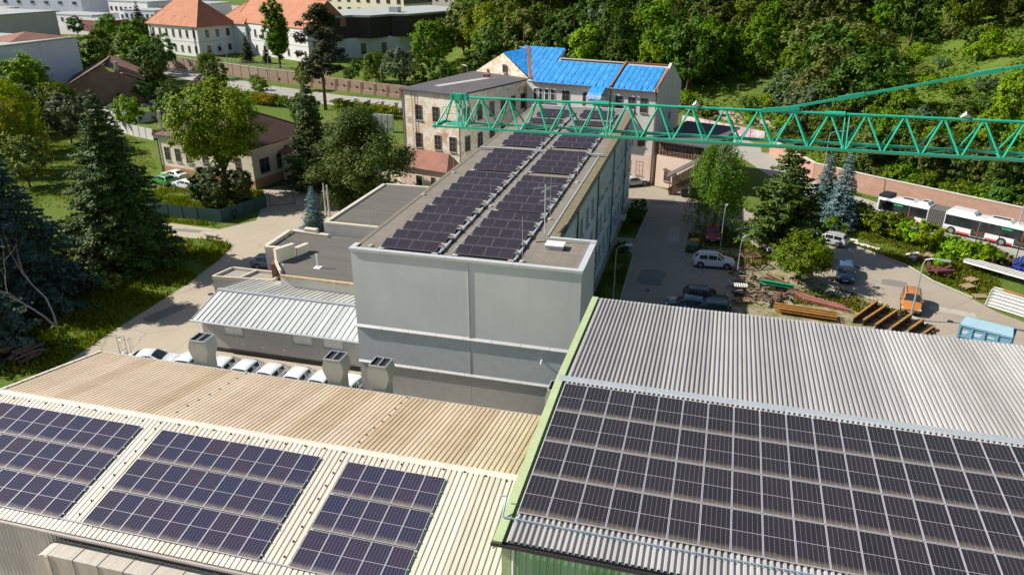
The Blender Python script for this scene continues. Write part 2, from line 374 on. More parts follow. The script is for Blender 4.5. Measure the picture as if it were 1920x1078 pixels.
# ---------------------------------------------------------------- green hall on the right
PSI = R(-.5); RM = Matrix.Rotation(PSI, 4, 'Z')
RX, RY, RZ, RSN, RSF, RLN, RLF = -6.115, 30.34, 12.708, .059, .025, 10.33, 9.85
RLEN = 30.0
ro = RM @ Vector((RX+RLEN/2, RY, 0))
hall = thing('industrial_hall', 'tall green-walled industrial hall with grey corrugated roof, right foreground', 'hall', ro, PSI)
def rl(u, v, dz=0):      # u from the barge edge, v>0 towards the viewer
    return Vector((u-RLEN/2, -v, RZ-(RSN*v if v > 0 else -RSF*v)+dz))
pr = [(0,0),(.064,0),(.084,.085),(.168,.085),(.188,0)]
pit = .214
shn = profile_mesh('roof_sheet', pit*5, RLN-.06, pr, pit, M_rroof); shf = profile_mesh('roof_sheet', pit*5, RLF-.06, pr, pit, M_rroof)
an, af = math.atan(RSN), -math.atan(RSF)
for k in range(27):
    u = .46+k*pit*5
    obj('roof_sheet', shn, hall, rl(u, RLN), (an,0,0)); obj('roof_sheet', shf, hall, rl(u, -.06), (af,0,0))
mb = MB()       # structural deck under the sheets, walls
n0, n1, n2 = rl(.3,RLN-.1,-.12), rl(.3,0,-.12), rl(.3,-RLF+.1,-.12)
e0, e1, e2 = rl(RLEN,RLN-.1,-.12), rl(RLEN,0,-.12), rl(RLEN,-RLF+.1,-.12)
g0, g2 = Vector((n0.x,n0.y,0)), Vector((n2.x,n2.y,0)); h0, h2 = Vector((e0.x,e0.y,0)), Vector((e2.x,e2.y,0))
mb.add([g0,g2,n0,n1,n2,h0,h2,e0,e1,e2], [(1,0,2,3,4),(5,6,9,8,7),(0,5,7,2),(6,1,4,9),(2,7,8,3),(3,8,9,4)])
mb.build('wall', M_green, hall)
wp = [(0,0),(.09,0),(.11,.035),(.20,.035),(.22,0)]
wsh = profile_mesh('cladding_sheet', .25*4, n0.z-.05, wp, .25, M_green, True)
for k in range(29): obj('cladding_sheet', wsh, hall, (n0.x+.15+k*1.0, n0.y-.006, 0))
mb = MB()       # barge flashing, both slopes
for a, b in ((RLN+.12, 0), (0, -RLF-.1)):
    p, q = rl(0,a,.075), rl(0,b,.075)
    mb.add([p,p+Vector((.34,0,0)),q+Vector((.34,0,0)),q,p-Vector((0,0,.42)),q-Vector((0,0,.42)),p+Vector((.34,0,-.06)),q+Vector((.34,0,-.06))], [(0,1,2,3),(4,0,3,5),(1,6,7,2),(0,4,6,1)])
mb.build('barge_flashing', M_lgreen, hall)
p = n0+Vector((.0,-.012,0)); mb = MB().box(p.x-.02,p.x+.30,p.y-.05,p.y+.02,0,p.z); mb.build('corner_trim', M_lgreen, hall)
mb = MB()       # ridge capping in lengths
for k in range(15):
    a, b = .12+k*2.0, .12+(k+1)*2.0-.012
    for va, vb in ((.24,0),(0,-.24)):
        q = [rl(a,va,.082),rl(b,va,.082),rl(b,vb,.088 if vb <= 0 and va > 0 else .082),rl(a,vb,.088 if vb <= 0 and va > 0 else .082)]
        if va == 0: q[0].z += .006; q[1].z += .006
        cap = MB(); cap.solid(q, (0,0,1), .012)
        cap.build('ridge_cap', MATS.get('ridge_zinc') or mat('ridge_zinc', (.47,.51,.54), (.40,.44,.47), 2, .45, .3), hall)
g = MB(); p, q = rl(-.05,RLN+.13,-.08), rl(RLEN,RLN+.13,-.08)      # eaves gutter
g.bar(p, q, .17, .03); g.bar(p+Vector((0,-.085,.06)), q+Vector((0,-.085,.06)), .02, .14); g.bar(p+Vector((0,.09,.05)), q+Vector((0,.09,.05)), .02, .12)
g.build('gutter', M_dark, hall)
g = MB(); p, q = rl(.3,-RLF-.1,-.08), rl(RLEN,-RLF-.1,-.08); g.bar(p, q, .17, .1); g.build('gutter', M_galv, hall)
d = MB().tube([(n0.x+.42,n0.y-.12,0),(n0.x+.42,n0.y-.12,n0.z-.1)], .055, 8); d.build('downpipe', M_white, hall)
# blue safety rail low on the near slope
M_brail = mat('blue_rail', (.30,.42,.52), (.36,.46,.55), 2, .5)
rail = thing('safety_rail', 'pale blue snow guard rail along the lower edge of the grey roof', 'rail', RM@Vector((RX,RY-9.4,RZ-.55)), PSI, None)
mb = MB(); vr = 9.35; o0 = RM.inverted()@rail.location
def rr(u, v, dz): return Vector((RX+u, RY-v, RZ-RSN*v+dz))-Vector((o0.x,o0.y,o0.z))
mb.bar(rr(.05,vr,.13), rr(RLEN,vr,.13), .022, .022); mb.bar(rr(.05,vr+.03,.19), rr(RLEN,vr+.03,.19), .022, .022)
mb.build('rail_bar', M_brail, rail)
for k in range(24):
    b = MB(); u = .6+k*1.25; b.bar(rr(u,vr+.05,.05), rr(u,vr,.2), .03, .05); b.build('bracket', M_brail, rail)
mb = MB(); mb.tube([rr(.05,vr,.15), rr(.05,vr-.5,.5), rr(-.02,vr-.75,.42), rr(-.22,vr-.75,.4)], .035, 6); mb.build('end_loop', M_brail, rail)
# 20 x 4 modules
UP, VP = 1.07, 2.13
for r_ in range(4):
    for c_ in range(20):
        u, v = .526+c_*UP, .492+(r_+1)*VP-.015
        L = Matrix.Translation(Vector((RX+u, RY-v, RZ-RSN*v+.115))) @ Matrix.Rotation(an,4,'X')
        module_thing(MODR, 'grey-black solar panel, %s from the left in the %s of the green hall' % (ordw(c_), ['ridge row','second row','third row','bottom row'][r_]), 'solar panels on the grey corrugated roof', RM@L)
# ---------------------------------------------------------------- tan hall on the left
LX0, LX1, LY, LZ, LS, LLN, LLF = -39.75, -6.25, 30.19, 6.825, .191, 7.8, 7.87
lh = thing('factory_hall', 'low factory hall with tan and cream corrugated roof, left foreground', 'hall', ((LX0+LX1)/2, LY, 0), 0, None, True)
def ll(x, v, dz=0): return Vector((x, LY-v, LZ-LS*abs(v)+dz))
pl_ = [(0,0),(.205,0),(.213,-.085),(.277,-.085),(.285,0)]
al = math.atan(LS); lp = .29; sl_n, sl_f = math.hypot(LLN,LLN*LS), math.hypot(LLF,LLF*LS)
shn = profile_mesh('roof_sheet', lp*4, sl_n, pl_, lp, M_lcream); shf = profile_mesh('roof_sheet', lp*4, sl_f, pl_, lp, M_ltan)
RT = ROOT[lh.name]
for k in range(29):
    x = LX0+.05+k*lp*4
    if x > LX1-.6: break
    o = obj('roof_sheet', shn, lh, ll(x, LLN), (al,0,0)); o = obj('roof_sheet', shf, lh, ll(x, 0), (-al,0,0))
M_lwall = metal_sheet('pale_grey_cladding', (.60,.59,.565), (.53,.52,.50), (5,5,.3), amt=.25)
mb = MB(); zb = LZ-LS*LLN-.14
P = [(LX0+.12,LY-LLN+.35),(LX1,LY-LLN+.35),(LX1,LY+LLF-.3),(LX0+.12,LY+LLF-.3)]
mb.prism(P, 0, zb, top=False)
for x in (LX0+.12, LX1): mb.face((x,LY-LLN+.35,zb),(x,LY,LZ-.16),(x,LY+LLF-.3,zb))
mb.solid([ll(LX0+.02,LLN,-.12),ll(LX1,LLN,-.12),ll(LX1,0,-.12),ll(LX0+.02,0,-.12)], (0,-LS,1), .05); mb.solid([ll(LX0+.02,0,-.12),ll(LX1,0,-.12),ll(LX1,-LLF,-.12),ll(LX0+.02,-LLF,-.12)], (0,LS,1), .05)
mb.build('wall', M_lwall, lh)
wsh = profile_mesh('cladding_sheet', 1.0, zb-.02, wp, .25, M_lwall, True)
for k in range(26): obj('cladding_sheet', wsh, lh, (LX0+.12+k*1.0, LY-LLN+.342, 0))
M_lcap = mat('ridge_cap_cream', (.68,.61,.52), (.55,.48,.39), 1.5, .6)
for k in range(17):
    a, b = LX0+k*2.0, min(LX1, LX0+k*2.0+2.03)
    dz = .012+.004*(k%2); c = MB(); c.solid([ll(a,.24,dz),ll(b,.24,dz),ll(b,0,dz+.03),ll(a,0,dz+.03)], (0,-LS,1), .02); c.solid([ll(a,0,dz+.03),ll(b,0,dz+.03),ll(b,-.24,dz),ll(a,-.24,dz)], (0,LS,1), .02)
    c.build('ridge_cap', M_lcap, lh)
for s_, L_ in ((1,LLN),(-1,LLF)):      # verge flashing on the left gable
    c = MB(); c.bar(ll(LX0+.04,L_*s_,.03), ll(LX0+.04,0,.03), .22, .05); c.bar(ll(LX0-.06,L_*s_,-.06), ll(LX0-.06,0,-.06), .03, .2); c.build('verge_flashing', M_lcap, lh)
g = MB(); y = LY-LLN-.12; z = LZ-LS*LLN-.07      # near gutter
M_gut = mat('dirty_gutter', (.36,.31,.29), (.26,.22,.20), 1.2, .6)
g.tube([(LX0-.1,y,z),(LX1,y,z)], .095, 8); g.build('gutter', M_gut, lh)
g = MB(); y2 = LY+LLF+.06; g.tube([(LX0-.1,y2,LZ-LS*LLF-.06),(LX1,y2,LZ-LS*LLF-.06)], .07, 6); g.build('gutter', M_gut, lh)
rb = MB(); rb.bar(ll(LX0,LLN-.62,.05), ll(LX1,LLN-.62,.05), .07, .05); rb.build('mounting_rail', M_alu, lh)
wm = MB().tube([(0,0,0),(0,0,.05)], .05, 8).tube([(0,0,.05),(0,0,.075)], .02, 6); wme = wm.mesh('fixing_plug', M_black)
def plug(x, v): obj('fixing_plug', wme, lh, ll(x, v, .004))
for k in range(30): plug(LX0+.4+k*1.115, .34+.10*math.sin(k*.9))
for X in (-28.1, -16.7): [plug(X+.05*math.sin(k*5), -(.9+k*.97)) for k in range(8)]
for X in (-28.2, -16.95):
    for k in range(8): plug(X, .85+k*.84)
for k in range(8): plug(LX0+.12, -(.5+k*1.0))
# left-hall modules
for ai, (x0, nc, nm) in enumerate(((-28.984-9*UP,9,'left-hand'),(-27.638,9,'middle'),(-16.459,5,'right-hand'))):
    for r_ in range(3):
        for c_ in range(nc):
            v = .862+(r_+1)*VP-.015
            L = Matrix.Translation(ll(x0+c_*UP, v, .075)) @ Matrix.Rotation(al,4,'X')
            module_thing(MODL, 'blue-black solar panel, %s from the left, %s row, %s array on tan hall' % (ordw(c_), ['top','middle','bottom'][r_], nm), 'solar panels on the tan hall roof', L)
    clip = MB().box(-.03,.05,-.03,.03,0,.09).mesh('clamp', M_alu)
    for k in range(9):
        for x in (x0-.05, x0+nc*UP+.0): obj('clamp', clip, lh, ll(x, 1.0+k*.74, .01), (al,0,0))
# rectangular air duct on the near wall
M_duct = mat('duct_sheet', (.53,.49,.43), (.42,.38,.32), .8, .55, .2, streak=(6,.6,.6))
du = thing('air_duct', 'rectangular sheet-metal air duct running along the tan hall wall', 'duct', (-22,22.0,2.6), 0, None, True)
yy0, yy1, zt, zb_ = 21.46, 22.45, 4.7, 3.45
for k in range(11):
    a = -28.45+k*1.40; s_ = MB().box(a,a+1.385,yy0,yy1,zb_,zt); s_.box(a+1.36,a+1.398,yy0-.03,yy1+.02,zb_-.03,zt+.03); s_.build('duct_section', M_duct, du)
e = MB(); n = 7; L_ = []
for i in range(n+1):
    a = math.pi/2*i/n; L_.append((-28.48-1.0*math.sin(a)*1.0, zt-1.0+1.0*math.cos(a)))
for i in range(n):
    (xa,za),(xb,zb2) = L_[i],L_[i+1]; e.add([(xa,yy0,za),(xa,yy1,za),(xb,yy1,zb2),(xb,yy0,zb2)], [(0,3,2,1)])
e.add([(x,yy0,z) for x,z in L_]+[(-28.48,yy0,zt-1.0)], [tuple(range(n+2))]); e.add([(x,yy1,z) for x,z in L_]+[(-28.48,yy1,zt-1.0)], [tuple(range(n+1,-1,-1))])
e.box(-29.48,-28.50,yy0,yy1,0.3,zt-1.0); e.build('elbow', M_duct, du)
c = MB(); c.box(-28.66,-28.44,yy0-.05,yy0-.005,3.4,4.66); c.build('flange', MATS['ridge_cap_cream'], du)
# exhaust stacks behind the tan hall
M_stack = mat('exhaust_sheet', (.37,.385,.345), (.31,.325,.295), 1.2, .55, .15)
def stack_meshes():
    s = MB(); w = .56; H = [(0,.46),(5.2,.46),(5.4,.45),(6.1,.72),(6.45,.72),(7.0,.56)]
    ring = []
    for z, a in H: ring.append([(-a,-w,z),(a,-w,z),(a,w,z),(-a,w,z)])
    for i in range(len(ring)-1):
        for j in range(4): s.add([ring[i][j],ring[i][(j+1)%4],ring[i+1][(j+1)%4],ring[i+1][j]], [(0,1,2,3)])
    l = MB().box(-.50,-.02,-.5,.5,6.86,6.9); r2 = MB().box(.02,.50,-.5,.5,6.86,6.9)
    rim = MB(); rim.bar((-.56,-.56,7.0),(.56,-.56,7.0),.06); rim.bar((-.56,.56,7.0),(.56,.56,7.0),.06); rim.bar((-.56,-.56,7.002),(-.56,.56,7.002),.06); rim.bar((.56,-.56,7.002),(.56,.56,7.002),.06); rim.bar((0,-.56,7.0),(0,.56,7.0),.06)
    return s.mesh('casing',M_stack), l.mesh('louvre',M_dark), r2.mesh('louvre',M_dark), rim.mesh('rim',M_alu)
SK = stack_meshes()
for (x, lb) in ((-32.0,'leftmost boxy exhaust stack behind the tan hall, beside parked white cars'),(-22.05,'boxy exhaust stack behind the tan hall, left of the office block corner'),(-18.9,'boxy exhaust stack in front of the grey office block wall'),(-7.35,'boxy exhaust stack half hidden by the green barge edge')):
    s_ = thing('exhaust_stack', lb, 'exhaust', (x, 38.98, 0), 0, 'exhaust stacks behind the tan hall')
    obj('casing',SK[0],s_); obj('louvre',SK[1],s_); obj('louvre',SK[2],s_); obj('rim',SK[3],s_)
# caged roof ladder at the left end
ld = thing('roof_ladder', 'caged steel access ladder rising above the tan roof edge', 'ladder', (-38.1,38.45,0), 0, None, True)
for x in (-38.45,-37.8):
    MB().tube([(x,38.4,0),(x,38.4,6.6),(x,37.9,6.75)], .03, 6).build('stringer', M_galv, ld)
for z in np.arange(.4,6.4,.35): MB().bar((-38.45,38.4,z),(-37.8,38.4,z),.025).build('rung', M_galv, ld)
for z in (3.2,4.2,5.2,6.2):
    MB().tube([(-38.13+.42*math.sin(a),38.45+.55*(1-math.cos(a))*.62,z) for a in [(-2.4+4.8*i/12) for i in range(13)]], .02, 5).build('cage_hoop', M_galv, ld)
for a in (1.2,2.4,3.14,3.9,5.1):
    MB().tube([(-38.13+.42*math.sin(a),38.45+.55*(1-math.cos(a))*.62,3.2),(-38.13+.42*math.sin(a),38.45+.55*(1-math.cos(a))*.62,6.2)], .012, 4).build('cage_bar', M_galv, ld)
# ---------------------------------------------------------------- office block
BX0, BX1, BY0, BY1, BZ = -23.45, -10.0, 45.0, 99.4, 12.0
t = NT('grey_render').set(.8, 0, .3)
a = t.ramp(t.noise(.25,4,.6), [(.35,(.62,.625,.615)),(.65,(.56,.565,.56))]); s = t.noise(1,5,.65,t.mapping((.9,.9,.07)))
b_ = t.mix(t.ramp(s,[(.46,(0,0,0)),(.72,(.26,)*3)]), a, (.45,.452,.445)); t.base(t.mix(t.ramp(t.noise(.9,4,.7),[(.55,(0,0,0)),(.75,(.22,)*3)]), b_, (.70,.70,.68))); M_brend = t.m
M_brend2 = mat('joint_grey', (.54,.54,.53), None, 2)
M_teal = mat('teal_render', (.55,.65,.645), (.50,.60,.595), .4, .85)
t = NT('roof_felt').set(.92)
a = t.ramp(t.noise(.5,5,.65), [(.3,(.165,.145,.12)),(.7,(.235,.205,.165))]); b = t.noise(1,5,.7,t.mapping((.15,3,1)))
col = t.mix(t.ramp(b,[(.45,(0,0,0)),(.7,(.5,)*3)]), a, (.12,.105,.085))
sx = t.n('ShaderNodeSeparateXYZ'); t.l(t.c.outputs['Object'], sx.inputs[0])
f = t.math('LESS_THAN', t.math('FRACT', t.math('DIVIDE', sx.outputs[0], 1.0)), .03)
col = t.mix(t.math('MULTIPLY', f, .5), col, (.08,.07,.055)); t.base(col); t.bump(t.noise(14,4,.7), .3, .02); M_felt = t.m
ob = thing('office_block', 'long grey and teal office block with flat solar roof, centre', 'office block', (-16.7,45,0), 0, None, True)
mb = MB(); mb.prism([(BX0,BY0),(-7.2,BY0),(-7.2,50.65),(BX1,50.65),(BX1,BY1),(BX0,BY1)], 0, BZ-.02, top=False)
# grey gable front, teal long sides
mb.m = [0]*len(mb.f)
for i, f_ in enumerate(mb.f):
    xs_ = [mb.v[j][0] for j in f_]; ys_ = [mb.v[j][1] for j in f_]
    if min(ys_) >= 50.6 or (max(xs_) < BX0+.1): mb.m[i] = 1
mb.build('wall', [M_brend, M_teal], ob)
MB().box(BX0-.004,-7.196,44.975,45.02,3.2,6.1).build('middle_wall_section', mat('blue_grey_section', (.47,.50,.52), (.42,.45,.47), .3, .75), ob); MB().box(BX0-.008,-7.192,44.955,45.02,0,3.2).build('lower_wall_section', mat('dark_grey_section', (.43,.425,.42), (.38,.375,.37), .3, .85), ob)  # front sections toned bluer, then darker, below each ledge
MB().prism([(BX0+.05,BY0+.05),(-7.25,BY0+.05),(-7.25,50.6),(BX1-.05,50.6),(BX1-.05,BY1-.05),(BX0+.05,BY1-.05)], BZ-.15, BZ).build('roof', M_felt, ob)
M_cap = mat('parapet_zinc', (.60,.62,.63), (.52,.54,.55), 1.5, .45, .2)
nb = 7; wb = (-7.1-(BX0-.1))/nb
for k in range(nb): MB().box(BX0-.1+k*wb,BX0-.1+(k+1)*wb-.015,BY0-.1,BY0+.28,BZ-.07,BZ+.11).build('parapet_cap', M_cap, ob)
MB().box(BX0-.1,BX0+.28,BY0+.29,BY0+1.05,BZ-.07,BZ+.11).build('parapet_cap', M_cap, ob)
for k in range(3): MB().box(-7.5,-7.1,BY0+.29+k*1.8,BY0+.29+(k+1)*1.8-.015,BZ-.07,BZ+.108).build('parapet_cap', M_cap, ob)
for k in range(2): MB().box(-10.5+k*1.7,-10.5+(k+1)*1.7-.015,50.42,50.74,BZ-.1,BZ+.136).build('parapet_cap', M_cap, ob)
M_ledge = mat('ledge_sheet', (.50,.49,.49), (.43,.42,.42), 1.5, .5, .15)
for zz_ in (6.1,3.2):        # drip ledges across the gable front
    for k in range(8):
        a = BX0-.06+k*2.05
        m_ = MB(); m_.add([(a,44.84,zz_-.06),(a+2.03,44.84,zz_-.06),(a+2.03,45.0,zz_-.06),(a,45.0,zz_-.06),(a,44.84,zz_),(a+2.03,44.84,zz_),(a+2.03,45.0,zz_+.15),(a,45.0,zz_+.15)], [(0,3,2,1),(4,5,6,7),(0,1,5,4),(1,2,6,5),(3,0,4,7)])
        m_.build('drip_ledge', M_ledge, ob)
for x in (-14.9,): MB().box(x,x+.012,44.95,45.0,0,BZ-.15).build('expansion_joint', M_brend2, ob)
MB().tube([(-9.7,44.99,5.2),(-9.7,44.7,5.2),(-9.7,44.62,5.05)], .06, 6).build('wall_lamp', M_white, ob)
# mossy kerb and gutter along the right edge, drainage channel
M_felt2 = mat('edge_felt', (.20,.175,.125), (.15,.13,.09), 1.5, .95); M_moss = mat('mossy_felt', (.20,.165,.085), (.12,.105,.06), 2.2, .95)
MB().box(-10.62,-9.9,50.75,BY1,BZ-.12,BZ+.05).build('kerb', M_moss, ob); MB().box(-10.82,-10.66,51.0,76.0,BZ,BZ+.10).build('gutter_channel', M_galv, ob)
MB().box(-9.9,-9.72,50.75,BY1,BZ-.2,BZ-.02).build('gutter', M_dark, ob); MB().box(BX0-.02,BX0+.3,46.1,BY1,BZ-.05,BZ+.03).build('kerb', M_felt2, ob)
MB().box(BX0,BX1,BY1-.35,BY1+.05,BZ-.1,BZ+.3).build('parapet_cap', M_cap, ob)
for k, y in enumerate((58.6,69.5,80.5,91.5)): MB().tube([(-9.86,y,0),(-9.86,y,BZ-.1)], .06, 6).build('downpipe', M_dark, ob)
M_wing = glass('office_glass', (.10,.14,.135), .12); M_tframe = mat('window_frame_pale', (.62,.66,.63), (.56,.6,.57), 2, .6)
M_sillb = mat('sill_blue', (.20,.27,.34), None, 2, .5)
for zf in (8.45,5.15,1.85):
    for k in range(16):
        y = 52.3+k*2.95
        if abs(y-58.6) < .8 or abs(y-69.5) < .8: y += .9
        win(ob, (BX1,y,zf), 0, 1.35, 1.75, 2, 1, M_tframe, M_wing, True, .07, 'window', M_sillb)
for k in range(7):
    win(ob, (BX0, 48.5+k*1.0+30, 8.4), math.pi, 1.2, 1.5, 2, 1, M_tframe, M_wing)
# canopy over the side entrance
MB().box(-10.0,-8.6,82.6,84.6,2.9,3.05).build('canopy', M_conc, ob)
# rooftop modules on ballasted frames: landscape pairs in two strips
M_para2 = mat('pale_ballast', (.48,.45,.41), (.40,.37,.33), 3, .9)
def land_meshes():
    w, h, ft = 2.0, 1.13, .016
    f = MB(); f.box(0,w,0,ft,0,.035); f.box(0,w,h-ft,h,0,.035); f.box(0,ft,ft,h-ft,0,.0345); f.box(w-ft,w,ft,h-ft,0,.0345); f.box(w/2-.008,w/2+.008,ft,h-ft,.008,.030); f.box(ft,w-ft,ft,h-ft,0,.007)
    c = MB().box(0,w/2-ft-.008,0,h-2*ft,0,.018)
    wedge = MB()      # sheet wind deflector behind, ballast feet
    wedge.face((0,1.11,.0),(2,1.11,.0),(2,1.36,-.36),(0,1.36,-.36))
    foot = MB().box(-.16,.24,-.15,.15,0,.10)
    return f.mesh('frame',M_framed), c.mesh('cell_field',M_cellB), wedge.mesh('wind_deflector',M_galv), foot.mesh('ballast_foot',M_para2), ft
LF, LC, LW, LFT, lft = land_meshes()
rowsL = [45.55,47.45,49.4,51.4,53.4,55.6,57.7,59.8,61.9,64.0,66.8,68.9,71.0,73.1,76.9,79.2,81.4,85.4,88.9,92.8,95.0]
rowsR = [45.65,47.5,49.4,51.4,53.4,55.7,57.7,59.8,61.8,63.9,67.4,69.5,71.7,73.8,77.5,80.0,82.3,85.2,88.9,93.2,95.4]
tilt = R(15)
for si, (x0, rows) in enumerate(((-21.4,rowsL),(-16.05,rowsR))):
    for i, y in enumerate(rows):
        for j in range(2):
            o = bpy.data.objects.new('solar_panel', None); COL.objects.link(o); o.empty_display_size = .2
            o.matrix_world = Matrix.Translation((x0+j*2.03, y, BZ+.14)) @ Matrix.Rotation(tilt,4,'X')
            tag(o, 'tilted black solar panel, %s of its pair, %s row from front, %s strip, office roof' % (['left','right'][j], ordw(i), ['left','right'][si]), 'solar panel', 'tilted solar panels on the office block roof')
            obj('frame',LF,o); obj('cell_field',LC,o,(lft,lft,.010)); obj('cell_field',LC,o,(1.008,lft,.010)); obj('wind_deflector',LW,o)
            ft_ = obj('ballast_foot',LFT,o,(0 if j == 0 else 1.9,-.07,-.11),(-tilt,0,0))
M_tray = mat('cable_tray_zinc', (.55,.57,.58), (.42,.44,.45), 3, .45, .4)
for x in (-17.12,-16.28,-11.85):
    tr = thing('cable_tray', {-17.12:'silver cable tray along the right side of the left solar strip',-16.28:'thin white cable duct along the left side of the right solar strip',-11.85:'silver cable tray along the outer side of the right solar strip'}[x], 'cable tray', (x,45.4,BZ), 0, 'cable trays on the office roof', True)
    wd = .16 if x != -16.28 else .07
    y = 45.6
    while y < 96:
        MB().box(x-wd/2,x+wd/2,y,y+1.93,BZ+.10,BZ+.17).build('tray_length', M_tray, tr)
        if x != -16.28: MB().box(x-.13,x+.13,y+.5,y+.75,BZ+.01,BZ+.22).build('junction', M_dark if int(y)%3 else M_alu, tr)
        y += 1.95
xt = thing('cable_tray', 'silver cable tray crossing the office roof from edge to edge', 'cable tray', (-16.7,74.9,BZ), 0, 'cable trays on the office roof', True)
for k in range(6): MB().box(-23.2+k*2.16,-23.2+(k+1)*2.16-.02,74.85,75.15,BZ+.16,BZ+.30).build('tray_length', M_tray, xt)
def rod(x, y, h, lb):
    o = thing('lightning_rod', lb, 'lightning rod', (x,y,BZ), 0, 'lightning rods on the office roof')
    MB().tube([(0,0,0),(0,0,.10)], [.2,.16], 10).build('base', M_conc, o); MB().tube([(0,0,.1),(0,0,h)], [.018,.010], 5).build('rod', M_alu, o)
for x, y, h, lb in ((-22.3,45.9,2.6,'lightning rod at the front left corner of the office roof'),(-23.1,58.3,1.6,'lightning rod on the left roof edge beside the left solar strip'),(-22.9,65.6,1.4,'short lightning rod on the left roof edge, further back'),(-16.7,56.7,1.8,'lightning rod standing in the gap between the solar strips'),(-11.35,45.8,3.2,'lightning rod at the front end of the right solar strip'),(-11.4,54.8,3.4,'tall lightning rod right of the antenna mast'),(-11.2,65.4,2.6,'lightning rod on the right roof edge beside the cable tray'),(-16.9,76.0,1.5,'lightning rod behind the crossing cable tray'),(-22.6,75.8,1.5,'lightning rod at the left end of the crossing cable tray'),(-11.0,75.9,1.6,'lightning rod at the right end of the crossing cable tray')): rod(x,y,h,lb)
an_ = thing('antenna_mast', 'thin roof antenna mast with crossed arms at the front of the office roof', 'antenna', (-10.75,49.9,BZ))
MB().tube([(0,0,0),(0,0,4.2)], .05, 8).build('mast', M_alu, an_)
for z, a, L_ in ((4.0,.3,.9),(3.8,1.2,.5),(3.1,.8,.45)):
    q = MB(); q.bar((-L_*math.cos(a),-L_*math.sin(a),z-.1),(L_*math.cos(a),L_*math.sin(a),z+.1),.03)
    for s_ in (-.8,-.4,.4,.8): q.bar((L_*s_*math.cos(a)-.12*math.sin(a),L_*s_*math.sin(a)+.12*math.cos(a),z),(L_*s_*math.cos(a)+.12*math.sin(a),L_*s_*math.sin(a)-.12*math.cos(a),z),.015)
    q.build('aerial', M_alu, an_)
MB().bar((0,0,3.1),(.8,.1,3.0),.03).build('arm', M_alu, an_); MB().bar((-.6,-.3,.05),(.05,.05,.05),.1,.06).build('foot_plank', M_wood, an_)
ha = thing('roof_hatch', 'low white roof hatch at the front corner of the office roof', 'roof hatch', (-9.75,48.8,BZ))
MB().box(-.6,.6,-.42,.42,0,.28).build('curb', M_galv, ha); MB().box(-.66,.66,-.48,.48,.282,.36).build('lid', M_white, ha)
# ---------------------------------------------------------------- other buildings
def wallwins(root, P, Q, fr, z, w, h, nx=2, ny=2, fm=None, pm=None, sill=True, name='window', fw=.09):
    """windows on the wall running P->Q, left to right as seen from outside"""
    P, Q = Vector(P[:2]), Vector(Q[:2]); d = (Q-P); n = Vector((d.y,-d.x)).normalized(); a = math.atan2(n.y, n.x)
    for f in fr:
        p = P+d*f; win(root, (p.x,p.y,z), a, w, h, nx, ny, fm, pm, sill, fw, name)
def hip_roof(root, poly, z, h, m, over=.5, name='roof', gable=False, ridge_m=None):
    """poly: 4 corners counter-clockwise; ridge along the side 0-1"""
    c = sum((Vector(p) for p in poly), Vector((0,0)))/4
    P = [Vector(p)+(Vector(p)-c).normalized()*over*1.3 for p in poly]
    m03, m12 = (P[0]+P[3])/2, (P[1]+P[2])/2; half = (P[3]-P[0]).length/2; ax = (m12-m03).normalized()
    ins = 0 if gable else min(half, (m12-m03).length*.45)
    A, B = m03+ax*ins, m12-ax*ins
    V_ = [(p.x,p.y,z) for p in P]+[(A.x,A.y,z+h),(B.x,B.y,z+h)]
    mb = MB(); mb.add(V_, [(0,1,5,4),(2,3,4,5),(1,2,5),(3,0,4)]); mb.add([(p.x,p.y,z) for p in P]+[(p.x,p.y,z-.18) for p in P], [(0,3,2,1)[::-1],(4,5,6,7)[::-1],(0,4,5,1),(1,5,6,2),(2,6,7,3),(3,7,4,0)])
    o = mb.build(name, m, root)
    r = MB()
    for a, b in (((A.x,A.y,z+h),(B.x,B.y,z+h)),(V_[0],V_[4]),(V_[3],V_[4]),(V_[1],V_[5]),(V_[2],V_[5])): r.tube([Vector(a)+Vector((0,0,.03)),Vector(b)+Vector((0,0,.03))], .11, 6)
    r.build('ridge_tiles', ridge_m or m, o)
    return o
def tile_mat(name, c, c2, rows=.33):
    t = NT(name).set(.85); a = t.ramp(t.noise(.5,5,.6), [(.35,c),(.65,c2)])
    sx = t.n('ShaderNodeSeparateXYZ'); t.l(t.c.outputs['Object'], sx.inputs[0])
    f = t.math('FRACT', t.math('DIVIDE', sx.outputs[2], rows*.5))
    col = t.mix(t.ramp(f, [(0,(.75,)*3),(.15,(0,0,0))]), a, tuple(x*.45 for x in c)); t.base(col); t.bump(f, .6, .05); MATS[name] = t.m; return t.m
M_otile = tile_mat('orange_roof_tile', (.46,.195,.105), (.385,.155,.08)); M_btile = tile_mat('brown_roof_tile', (.125,.062,.045), (.085,.045,.035), .5); M_rtile = tile_mat('old_red_tile', (.30,.13,.09), (.21,.10,.07))
M_cream = mat('cream_render', (.68,.60,.47), (.60,.52,.40), .5); M_ochre = mat('ochre_plinth', (.46,.27,.14), (.38,.22,.11), .8)
M_pinkw = mat('pink_render', (.70,.51,.41), (.74,.60,.50), .5, lo=.4, hi=.6)
t = NT('peeling_plaster').set(.92)
a = t.ramp(t.noise(.6,6,.68), [(.40,(.74,.57,.35)),(.46,(.66,.50,.32)),(.485,(.82,.77,.68)),(.55,(.80,.74,.65)),(.58,(.70,.57,.42)),(.66,(.42,.27,.18))])
t.base(t.mix(.22, a, t.ramp(t.noise(2.2,5,.7,t.mapping((1,1,.4))), [(.3,(.40,.30,.20)),(.6,(.78,.66,.48))]))); t.bump(t.noise(.45,6,.68), .4, .06); M_peel = t.m
